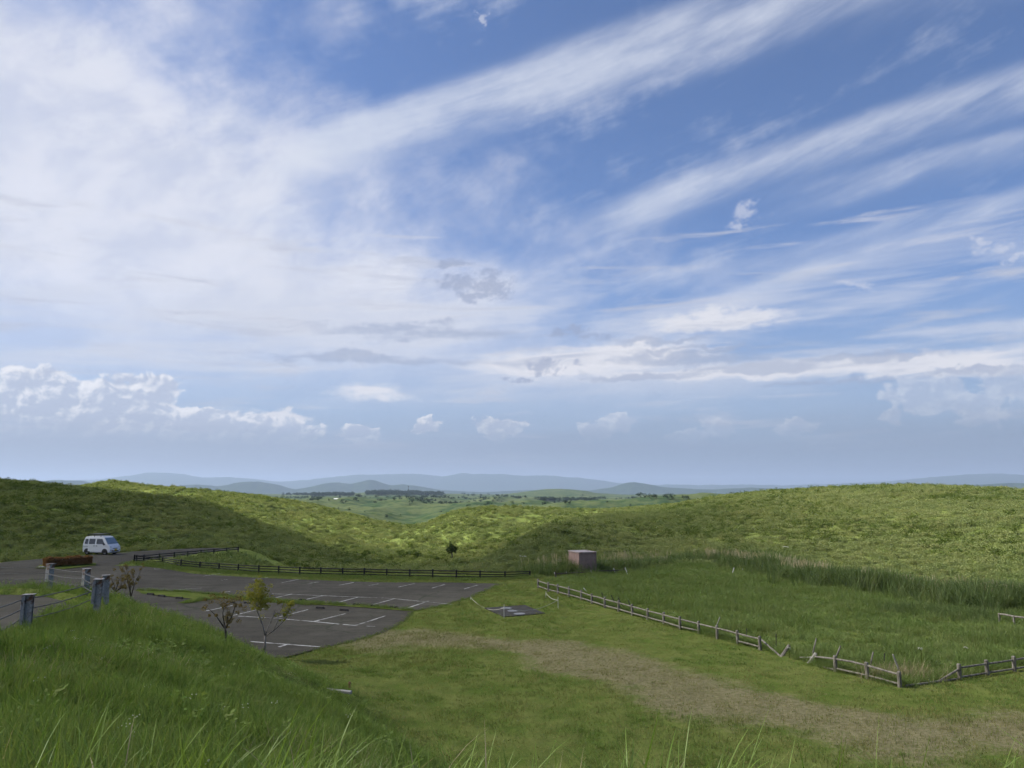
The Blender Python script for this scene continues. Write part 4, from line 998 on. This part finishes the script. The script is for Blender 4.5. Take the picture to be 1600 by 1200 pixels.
f = G3(352, 1006); small_tree('brown_shrub', f, [[(0,0,-.1,.04),(.0,0,.35,.035),(-.05,0,.6,.03)], [(-.05,0,.5,.025),(-.35,0,.9,.018),(-.75,0,1.25,.01)], [(0,0,.5,.025),(.15,.1,.9,.02),(.3,0,1.3,.012)], [(-.05,0,.55,.02),(-.1,-.1,1.0,.014),(-.05,0,1.35,.008)], [(.05,0,.6,.02),(.02,0,1.05,.012)]],
  [(-.65,0,1.28,.24,150),(-.2,0,1.38,.28,260),(.15,0,1.32,.30,260),(.42,0,1.25,.20,120),(.1,0,.9,.24,200),(.05,0,.6,.2,150),(-.45,0,.95,.15,60)], 'withered brown shrub at foot of bank beside the car park', 'shrub', 'brown_leaf', 'bark', .04, .026, 9, 1.6)
for (px, py, Yd, hh, seed), L in zip(((205,926,31,1.4,21),(180,924,30,.95,22)), ('sparse reddish brown shrub behind the guard rail posts', 'small sparse brown shrub close behind the last guard rail post')):
    u, _ = ray(px, py); f = Vector((u*Yd, Yd, gz(u*Yd, Yd))); q = random.Random(seed); limbs = [[(0,0,-.1,.03),(0,0,.3,.026)]]; cl = []
    for k in range(6):
        a = q.uniform(-1, 1)*.55; t = hh*q.uniform(.75, 1.1); limbs.append([(0,0,.25,.018),(a*.5, q.uniform(-.2,.2), t*.6, .012),(a, q.uniform(-.3,.3), t, .006)]); cl.append((a, 0, t, .17, 70)); cl.append((a*.6, 0, t*.65, .15, 45))
    small_tree('brown_shrub', f, limbs, cl, L, 'shrub', 'brown_leaf', 'bark', .03, .022, seed, 1.0)
f = G3(706, 876.5); k = f.y/1200*1.0
small_tree('lone_tree', f, [[(0,0,-.2,.14*1),(.05,0,.8,.11),(-.05,0,1.5,.09)], [(-.05,0,1.3,.07),(-.5,0,2.0,.04)], [(-.05,0,1.3,.07),(.5,.1,2.1,.04)], [(-.05,0,1.4,.07),(0,-.1,2.4,.04)]], [(0,0,2.1,.85,1100),(-.45,0,1.9,.6,600),(.45,0,2.0,.6,600),(.05,0,2.6,.55,500),(-.1,0,1.5,.5,350),(.35,.2,1.6,.4,250),(-.5,.1,1.5,.35,200)], 'lone dark green tree standing in the valley', 'tree', 'tree_leaf', 'bark', .12, .065, 12)
q = random.Random(31)
for (px, py, r_), L in zip(((575,868,.8),(606,862,.9),(622,866,.7),(634,872,1.0),(652,871,.8),(668,884,.6),(680,878,.8),(745,884,.8),(700,882,.5),(644,858,1.1),(730,874,.6)), ORD):
    f = G3(px, py); root = empty('valley_bush', f, label='rounded green bush on the valley floor, %s of eleven' % L, cat='bush', group='bushes on the valley floor')
    MB().tube([(0,0,-.2),(.05,0,.5)], [.06,.03], 6).obj('stem', 'bark', root); mb = MB()
    for k in range(5): leaves(mb, (q.gauss(0,r_*.55), q.gauss(0,r_*.5), r_*.6+q.gauss(0,r_*.2)), r_*.62, 70, .13, q, .8)
    mb.obj('foliage', 'bush_leaf', root)
# clipped hedge turned brown
def hedge():
    a = G3(69, 887); b = G3(141, 882.5); c = (a+b)/2; rz = math.atan2(b.y-a.y, b.x-a.x); L = (b-a).length; q = random.Random(8)
    root = empty('clipped_hedge', c, rz, label='long low clipped hedge with reddish brown leaves', cat='hedge'); W = 1.1; H = .82
    mb = MB()
    for k in range(5200):
        face = q.random(); x_ = q.uniform(-L/2, L/2); n_ = .05*math.sin(x_*3.1)+.04*math.sin(x_*7.7+1)
        if face < .45: p = Vector((x_, q.uniform(-W/2, W/2), H+n_+q.gauss(0,.035)))
        elif face < .9: p = Vector((x_, (-W/2-n_+q.gauss(0,.03))*(1 if q.random() < .7 else -1), q.uniform(.16, H)))
        else: p = Vector((q.choice((-1,1))*(L/2+q.gauss(0,.03)), q.uniform(-W/2, W/2), q.uniform(.16, H)))
        d = Vector((q.gauss(0,1), q.gauss(0,1), q.gauss(0,1))).normalized(); e = d.cross(Vector((q.gauss(0,1), q.gauss(0,1), q.gauss(0,1)))).normalized(); s_ = q.uniform(.035, .075)
        mb.add([p-d*s_, p+e*s_*.7, p+d*s_, p-e*s_*.7], [(0,1,2,3)])
    mb.obj('foliage', 'hedge_leaf', root)
    cm = MB().box((0,0,H*.5+.06), (L-.12, W-.14, H-.24), None, .08); cm.obj('inner_foliage', 'hedge_leaf', root)
    tw = MB()
    for k in range(40): x_ = q.uniform(-L/2+.1, L/2-.1); y_ = q.uniform(-W/2+.1, W/2-.1); tw.tube([(x_, y_, -.1), (x_+q.gauss(0,.08), y_+q.gauss(0,.08), .4)], .015, 5)
    tw.obj('stems', 'bark', root)
hedge()
x, y, z = G3(65, 888); MB().box((0,0,.08), (.5,.22,.2), None, .03).obj('kerb_block', 'concrete', None, label='pale kerb block at left end of the brown hedge', cat='kerb block', loc=(x, y, z))
# umbel weeds
for (px, py, top), L in zip(((817,890,868.5),(1229,877,854),(1233,1028,1012.5),(1440,1045,1012),(1511,1030,1011)), ('with a wide white head above the end of the black fence','with a wide flower head against the right hill','with a small white head at the gap in the fence','with pale heads above the near fence corner','with pale heads between the right fence and tall grass')):
    f = G3(px, py); u, s_ = ray(px, top); h = EYE+s_*f.y-f.z; root = empty('umbel_weed', f, label='tall weed '+L, cat='weed', group='white umbel weeds'); q = random.Random(px)
    MB().tube([(0,0,-.1),(.03,0,h*.6),(0,0,h*.9)], [.03,.022,.012], 6).obj('stem', 'bush_leaf', root)
    hd = MB(); r_ = .30 if h > 1.3 else .07; ns = 12 if h > 1.3 else 3; fsz = .045 if h > 1.3 else .018
    for k in range(7):
        a = k*2*math.pi/7; e = (r_*math.cos(a), r_*.8*math.sin(a), h+q.uniform(-.06,.02)); 
        MB().tube([(0,0,h*.86), e], .007, 4).obj('spoke', 'bush_leaf', root)
        for j in range(ns): hd.box((e[0]+q.gauss(0,fsz), e[1]+q.gauss(0,fsz), e[2]+q.gauss(0,.015)), (fsz,fsz,.02))
    hd.obj('flower_head', 'umbel', root)

# ------------------------------------------------------------------ far plain: single trees, woods, a long white greenhouse, a mast
def far_tree_mesh(seed, n=170):
    q = random.Random(seed); mb = MB()
    for k in range(7): leaves(mb, (q.gauss(0,.26), q.gauss(0,.26), .62+q.gauss(0,.17)), .26, n//7, .10, q)
    return proto('far_crown', mb, 'far_leaf')
FT = [far_tree_mesh(i) for i in range(4)]
tk = bpy.data.meshes.new('far_trunk'); _m = MB().tube([(0,0,-.1),(0,0,.5)], [.045,.03], 6); tk.from_pydata(_m.v, [], _m.f); tk.materials.append(MATS['bark'])
far_px = [(452,772.5,9),(461,773,8),(468,772.5,10),(478,774,8),(484,774.5,9),(590,782,8),(648,778,6),(660,776.5,7),(724,774,12),(731,775,10),(740,776,14),(752,776,12),(763,774,9),(770,784,6),(806,779,9),(812,780,12),(820,779,11),(836,780,8),(884,788,10),(890,788.5,8),(948,786,5),(985,791,5),(1000,777.5,12),(1007,778,10),(1016,780,13),(1024,779.5,11),(1044,780.5,14),(1050,779.5,12),(1068,780,9),(1074,780.5,9),(910,775,9),(850,783,8)]
for i, (px, py, h) in enumerate(sorted(far_px)):
    x, y, z = hit(px, py, 420, 7000); root = empty('plain_tree', (x, y, z), i*1.7, label='small dark tree on the far plain, %s counted from left' % ORD[i], cat='tree', group='scattered trees on the far plain'); h = .62*h*(y/1500)**.55; root.scale = (h*1.15, h*1.15, h)
    link_obj('crown', FT[i % 4], None, root); link_obj('trunk', tk, None, root)
def belt(name, px0, px1, rows, n, h0, h1, label):
    P = []
    for _ in range(n):
        px = RNG.uniform(px0, px1); py = RNG.uniform(*rows(px)); x, y, z = hit(px, py, 1200, 7500); P.append((x, y, z-1))
    return scatter(name, FT, P, RNG.uniform(h0, h1, n), RNG.random(n)*6.28, RNG.integers(0, 4, n), None, label, 'wood')
belt('distant_wood', 488, 552, lambda px: (773.2, 775.6), 170, 9, 15, 'dark plantation strip on the plain left of the blue hill')
belt('distant_wood', 572, 692, lambda px: (769.8+max(0, px-640)*.05, 774.5), 360, 9, 17, 'dark plantation belt below the pointed blue hill')
belt('distant_wood', 840, 935, lambda px: (780.5, 783.2), 110, 5, 9, 'thin hedge of trees crossing the plain at centre')
belt('distant_wood', 440, 500, lambda px: (772.5, 774.8), 60, 7, 13, 'grove of trees on the plain at left')
def greenhouse():
    a = Vector(hit(522, 780.2, 900, 6000)); b = Vector(hit(566, 780.9, 900, 6000)); b = Vector((b.x, a.y+60, gz(b.x, a.y+60))); d = b-a; rz = math.atan2(d.y, d.x); L = d.length; w, h = 16, a.y*1.4/1200
    root = empty('greenhouse', a, rz, label='long low white greenhouse roof on the far plain', cat='greenhouse')
    m, N, out = new_mat('white_film'); principled(N, out, (.80, .81, .80), .5, .4)
    vs = []; k = 8
    for x_ in (0, L):
        for i in range(k+1): t = math.pi*i/k; vs.append((x_, w/2+w/2*math.cos(t), h*(.35+.65*math.sin(t))))
    mesh_obj('roof', vs, [(i, i+1, k+2+i, k+1+i) for i in range(k)], m, root)
    mb = MB(); mb.box((L/2, 0, h*.15), (L, .2, h*.5)); mb.box((L/2, w, h*.15), (L, .2, h*.5)); mb.box((0, w/2, h*.3), (.2, w, h*.8)); mb.box((L, w/2, h*.3), (.2, w, h*.8)); mb.obj('wall', m, root)
greenhouse()
x, y, z = hit(638, 770.5, 1200, 7000); k = y/1200
root = empty('radio_mast', (x, y, z), label='thin mast rising above the dark plantation belt', cat='mast'); MB().tube([(0,0,-2),(0,0,11*k)], [.35*k,.22*k], 6).obj('pole', 'dark_stake', root); MB().tube([(0,0,9.5*k),(0,0,10.2*k),(0,0,11*k)], [.2*k,1.0*k,.3*k], 8).obj('head', 'dark_stake', root)

# ------------------------------------------------------------------ grasses
def vary(x, y): return 1 + .5*vnoise(x/3.1, y/3.1) + .35*vnoise(x/1.2, y/1.2)
# mown meadow
x, y = sector(60000, 17, 84); b = bank(x, y); ok = ~on_hard(x, y) & ~inside(FIELD, x, y) & (b < .35)
d = pdist(TRACK, x, y); wd = 4.0 + 2.8*vnoise(x/6, y/6); dirt = 1-sstep(.30, 1.5, d/wd + .5*vnoise(x/.9, y/.9) + .6*vnoise(x/3, y/3))
foot_ok = np.hypot(x, y) < 84
k = ok & foot_ok & (RNG.random(len(x)) > dirt*.55)
TURF = [proto('turf', tuft(30, .36, .03, .10, .013, 1.2, .9, rs, 2), 'turf_blade') for _ in range(5)]
do_scatter('meadow_grass', TURF, x[k], y[k], .8, 1.5, 'mown green turf of the meadow beside the car park', 'grass', zs=np.clip(.45 + 1.3*(vary(x[k], y[k])-.6) + 1.2*(vnoise(x[k]/6.5+3, y[k]/6.5)), .25, 2.6))
k2 = ok & (RNG.random(len(x)) < .75*np.clip(dirt*1.3, 0, 1) + .10*(vnoise(x/4+8, y/4) > .05))
DRY = [proto('dry_turf', tuft(34, .36, .025, .07, .011, 1.3, .8, rs, 2), 'track_blade') for _ in range(4)]
do_scatter('worn_grass', DRY, x[k2], y[k2], .8, 1.4, 'thin dry brown grass on the worn track across meadow', 'grass', zs=np.clip(vary(x[k2], y[k2]), .4, 1.5))
# taller dark tufts left by the mower
x, y = sector(26000, 18, 70); b = bank(x, y); k = ~on_hard(x, y) & ~inside(FIELD, x, y) & (b < .3) & (vnoise(x/2.2+6, y/2.2)+.5*vnoise(x/.8, y/.8) > .20) & (pdist(TRACK, x, y) > 3.0)
MT = [proto('meadow_tuft', tuft(30, .20, .10, .24, .012, .8, 1.0, rs, 2), 'bank_blade') for _ in range(3)]
do_scatter('meadow_tufts', MT, x[k], y[k], .5, 1.1, 'taller tufts scattered through the mown turf', 'grass')
# lush bank
x, y = sector(30000, 4.5, 22); x2, y2 = sector(16000, 22, 52); x = np.concatenate([x, x2]); y = np.concatenate([y, y2])
b = bank(x, y); k = (b > .2) & ~on_hard(x, y) & (RNG.random(len(x)) < .72 + .5*vnoise(x/.8, y/.8))
BANKG = [proto('bank_tuft', tuft(46, .21, .10, .27, .0085, .8, 1.3, rs, 3), 'bank_blade') for _ in range(6)]
do_scatter('bank_grass', BANKG, x[k], y[k], .7, 1.35, 'lush green grass covering the near bank', 'grass', zs=np.clip(.95 + 1.7*vnoise(x[k]/1.5, y[k]/1.5) + .9*vnoise(x[k]/.5, y[k]/.5), .3, 2.0), tilt=.38)
# broad-leaved weeds among it
kw = k & (vnoise(x/1.8+4, y/1.8) > .02) & (RNG.random(len(x)) < .09)
def weedm():
    mb = MB()
    for j in range(26):
        a = rs.random()*6.283; r_ = rs.uniform(.02, .20); p = Vector((r_*math.cos(a), r_*math.sin(a), rs.uniform(.05, .30))); d = Vector((math.cos(a), math.sin(a), rs.uniform(-.3, .5))).normalized(); sd = Vector((-math.sin(a), math.cos(a), rs.uniform(-.3, .3))); l = rs.uniform(.05, .11)
        mb.add([p, p+d*l*.5+sd*l*.32, p+d*l, p+d*l*.5-sd*l*.32], [(0,1,2,3)])
    return proto('weed', mb, 'bank_blade')
WEED = [weedm() for _ in range(4)]
do_scatter('bank_weeds', WEED, x[kw], y[kw], .5, 1.1, 'broad leaved weeds mixed into the bank grass', 'weeds')
# dry heads and straw among it
k3 = k & (vnoise(x/2.5+9, y/2.5) > .18) & (RNG.random(len(x)) < .16)
STRAW = [proto('straw_tuft', tuft(9, .2, .2, .42, .006, .9, .9, rs, 3), 'straw') for _ in range(3)]
do_scatter('dry_grass', STRAW, x[k3], y[k3], .7, 1.2, 'dry straw blades among the grass of the bank', 'grass')
k4 = k & (RNG.random(len(x)) < .008); fl = MB()
for j in range(5): fl.box((rs.gauss(0,.05), rs.gauss(0,.05), .28+rs.gauss(0,.03)), (.012,.012,.01))
do_scatter('clover_heads', [proto('clover', fl, 'umbel')], x[k4], y[k4], .5, 1.0, 'tiny white clover heads dotted over the bank', 'flowers')
# fenced field, uncut
x, y = sector(52000, 26, 82); k = inside(FIELD, x, y)
FG = [proto('field_tuft', tuft(44, .26, .22, .50, .012, .7, 1.1, rs, 3), 'field_blade') for _ in range(5)]
do_scatter('field_grass', FG, x[k], y[k], .7, 1.4, 'long green uncut grass inside the wooden fence', 'grass', zs=np.clip(.72 + 1.0*vnoise(x[k]/2.4, y[k]/2.4) + .7*vnoise(x[k]/.8, y[k]/.8), .25, 1.8), tilt=.3)
# weeds along fences, lot edges and the parking strip
def along(pts, n, w):
    P = [Vector((*p[:2], 0)) for p in pts]; seg = [(a, b) for a, b in zip(P, P[1:])]; L = np.array([(b-a).length for a, b in seg]); i = RNG.choice(len(seg), n, p=L/L.sum()); t = RNG.random(n)
    return (np.array([seg[k][0].x+(seg[k][1].x-seg[k][0].x)*u for k, u in zip(i, t)])+RNG.normal(0, w, n), np.array([seg[k][0].y+(seg[k][1].y-seg[k][0].y)*u for k, u in zip(i, t)])+RNG.normal(0, w, n))
W1 = [gp(*p) for p in ((841,919),(945,950),(1063,984),(1188,1016))]; W2 = [gp(*p) for p in ((1250,1031),(1306,1049.5),(1356,1061),(1406,1074))]; W3 = [gp(*p) for p in ((1406,1074),(1500,1062),(1632,1041))]
F1 = [hit(*p, 50)[:2] for p in ((209.5,879.5),(282.5,887.5),(372,894.4),(468,899.5),(604,902.7),(750,905.7),(828,901))]
X = []; Yy = []
for pts, n, w in (([(a+.35, b+.45) for a, b in W1], 1300, .22), ([(a+.3, b+.45) for a, b in W2], 600, .25), ([(a, b+.5) for a, b in W3], 700, .25), (F1, 2600, .8), (STRIP[:7], 420, .10), (STRIP[9:14], 260, .25)):
    a, b_ = along(pts, n, w); X.append(a); Yy.append(b_)
x = np.concatenate(X); y = np.concatenate(Yy); k = ~((inside(LOT, x, y)) & (pdist(STRIP, x, y, True) > .35) & (pdist(LOT, x, y, True) > .3))
do_scatter('edge_weeds', FG, x[k], y[k], .4, .85, 'weeds growing along the fences and car park edges', 'grass', tilt=.2)
a, b_ = along([LOT[i] for i in range(1, 20)], 900, .12); do_scatter('kerb_weeds', FG, a, b_, .15, .42, 'low weeds creeping over the car park edge', 'grass', tilt=.3)
# strip bulge and straw at the near corner
a = gp(1420, 1066); x = a[0]+RNG.normal(0, .9, 90); y = a[1]+.9+RNG.normal(0, .5, 90); do_scatter('straw_clump', STRAW, x, y, 1.4, 2.4, 'straw coloured dead grass behind the near fence corner', 'grass')
def bushm(n, r, mat, size):
    mb = MB()
    for k in range(5): leaves(mb, (rs.gauss(0,.35*r), rs.gauss(0,.35*r), .3*r+rs.gauss(0,.12*r)), .5*r, n//5, size, rs, .7)
    return proto('bush', mb, mat)
# tall reeds and plumes at the foot of the right hill
RD = []; RP = []
for i in range(5): RD.append(proto('reed', tuft(26, .22, .8, 1.6, .020, .35, 1.2, rs, 4), 'reed_blade'))
for i in range(4):
    mb = tuft(7, .2, 1.1, 1.7, .012, .25, .5, rs, 3); pl = MB()
    for j in range(5):
        bx, by = rs.gauss(0,.2), rs.gauss(0,.2); h = rs.uniform(1.5, 2.0); 
        for m in range(16): blade(pl, (bx, by, h-.40+.025*m), rs.uniform(.10,.18), .014, rs.uniform(-.8,.8), rs.uniform(.2,.7), .8, 2)
        blade(pl, (bx, by, 0), h, .012, rs.random()*6, .02, .1, 2)
    RP.append((proto('plume', pl, 'plume')))
RL = [hit(*p, 40)[:2] for p in ((835,897),(880,896),(960,890),(1040,884),(1110,882),(1160,885),(1200,893),(1250,903),(1310,917),(1380,928),(1450,936),(1520,942),(1600,954),(1700,962))]
x, y = along(RL, 2200, 1.1); x2, y2 = along(RL[5:], 6000, 1.7); kk = np.concatenate([np.ones(len(x)), np.full(len(x2), 1.25)]); x = np.concatenate([x, x2]); y = np.concatenate([y, y2]); do_scatter('tall_reeds', RD, x, y, .65, 1.25, drift=kk, label= 'belt of tall grey green reeds at foot of the right hill', cat='reeds', tilt=.1, zs=.85+.5*vnoise(x/4, y/4))
RLP = [RL[i] for i in (4,5,6,7,8)]; x, y = along(RLP, 480, 1.1); x2, y2 = along([RL[i] for i in (0,1,2,3)], 90, .8); x3, y3 = along([RL[i] for i in (9,10,11,12,13)], 120, 1.3)
x = np.concatenate([x, x2, x3]); y = np.concatenate([y, y2, y3]); do_scatter('reed_plumes', RP, x, y+.6, .6, 1.0, 'pale feathery plumes rising from the reed belt', 'reeds', tilt=.12)
FB = [hit(*p, 40)[:2] for p in ((1400,955),(1450,958),(1500,962),(1540,968))]; x, y = along(FB, 420, 1.0); do_scatter('field_weeds', RD, x, y, .3, .55, 'dull olive tall weeds inside the fenced field at right', 'weeds')
x, y = along(RL[4:], 300, 1.6); do_scatter('thicket', [bushm(150, 1.1, 'tree_leaf', .08), bushm(150, 1.1, 'reed_blade', .09), bushm(150, 1.0, 'bush_leaf', .08)], x, y, .6, 1.25, 'dark bushes in the thicket at foot of the right hill', 'bushes')
# hillsides
TU = [proto('tussock', tuft(70, .62, .15, .45, .032, 1.1, 1.2, rs, 3), 'hill_blade') for _ in range(6)]
SB = [bushm(110, 1.0, 'bush_leaf', .10) for _ in range(3)]; TU += [bushm(240, .8, 'hill_blade', .075) for _ in range(3)]
x, y = sector(40000, 60, 170); x2, y2 = sector(56000, 170, 330); x = np.concatenate([x, x2]); y = np.concatenate([y, y2]); r = np.hypot(x, y)
footr = np.interp(np.arctan2(x, y), *(lambda T: (T[0], np.exp(T[1])))(line_tables()[0]))
k = (r > footr*1.01) & ~on_hard(x, y) & ~inside(FIELD, x, y)
do_scatter('hill_grass', TU, x[k], y[k], .7, 1.35, 'tussocky yellow green grass on the rolling hills', 'grass', zs=np.clip(vary(x[k]/2, y[k]/2), .6, 1.3), drift=np.where(r[k] > 170, 1.15, .95))
kb = k & (RNG.random(len(x)) < .10 + .45*vnoise(x/11, y/11) + .2*vnoise(x/40, y/40))
do_scatter('hill_scrub', SB, x[kb], y[kb], .5, 1.25, 'low dark green scrub dotted over the hills', 'scrub', drift=np.where(r[kb] > 170, 1.25, 1.0))
# rough corner between the two black fences, and bushes over the far pasture
TRI = [hit(*p, 50)[:2] for p in ((225,881),(290,871),(372,864),(430,884),(372,893),(300,888))]
x, y = sector(30000, 60, 105); k = inside(TRI, x, y) & (RNG.random(len(x)) < .6); do_scatter('rough_grass', RD+TU, x[k], y[k], .35, .75, 'rough grass and weeds between the two black fences', 'grass', tilt=.2)
x, y = sector(9000, 420, 2600, 36); k = (vnoise(x/90, y/90)+.6*vnoise(x/30, y/30) > .22); x, y = x[k], y[k]; n = len(x)
scatter('pasture_scrub', FT, np.stack([x, y, ground(x, y)-.6], -1), RNG.uniform(2.5, 6.0, n)*np.clip(np.hypot(x, y)/1200, .6, 1.6), RNG.random(n)*6.28, RNG.integers(0, 4, n), None, 'dark scrub speckling the far rolling pasture', 'scrub')
# tall blades in front of the viewer
def foreground():
    mb = MB(); q = random.Random(77); st = MB()
    for i in range(3400):
        Yd = q.uniform(2.7, 6.4); px = q.uniform(-150, 1750); u, _ = ray(px, 1200); x_ = u*Yd
        dens = .40 if px < 380 else 1.0 if px < 1150 else .40
        dens *= .55 + .9*(float(vnoise(x_*1.3+5, Yd*1.1))+.5)
        if q.random() > dens: continue
        h = q.uniform(.46, .84)*(1+.35*float(vnoise(x_*.9, Yd*.9)))*(1.25 if q.random() < .06 else 1)
        h *= .88 if px < 380 else 1.0
        tgt = st if q.random() < .035 else mb
        blade(tgt, (x_, Yd, gz(x_, Yd)-.03), h, q.uniform(.006, .013), q.choice((0, math.pi))+q.gauss(0, .8), q.uniform(.02, .45), q.uniform(.2, 1.7), 6, q.uniform(-.8, .8))
    for px, py, Yd in ((1035,1090,3.4),(1322,1150,3.6),(1455,1140,3.5),(1318,1135,3.9),(1590,1165,3.5),(300,1128,4.2),(505,1115,4.6)):
        tip = at_depth(px, py, Yd); x_ = tip.x-.16 if px % 2 else tip.x-.08; g = gz(x_, Yd); hh = tip.z-g
        p0 = Vector((x_, Yd, g)); d = tip-p0; sd = Vector((.006, .002, 0)); mid = p0+d*.55+Vector((-.035,0,.02)); vs = [p0-sd, p0+sd, mid-sd*1.25, mid+sd*1.25, tip]; mb.add(vs, [(0,1,3,2),(2,3,4)])
    mb.obj('foreground_grass', 'tall_blade', None, label='tall arching green blades in front of the viewer', cat='grass', kind='stuff')
    st.obj('foreground_straw', 'straw', None, label='dry pale blades among the foreground grass', cat='grass', kind='stuff')
foreground()
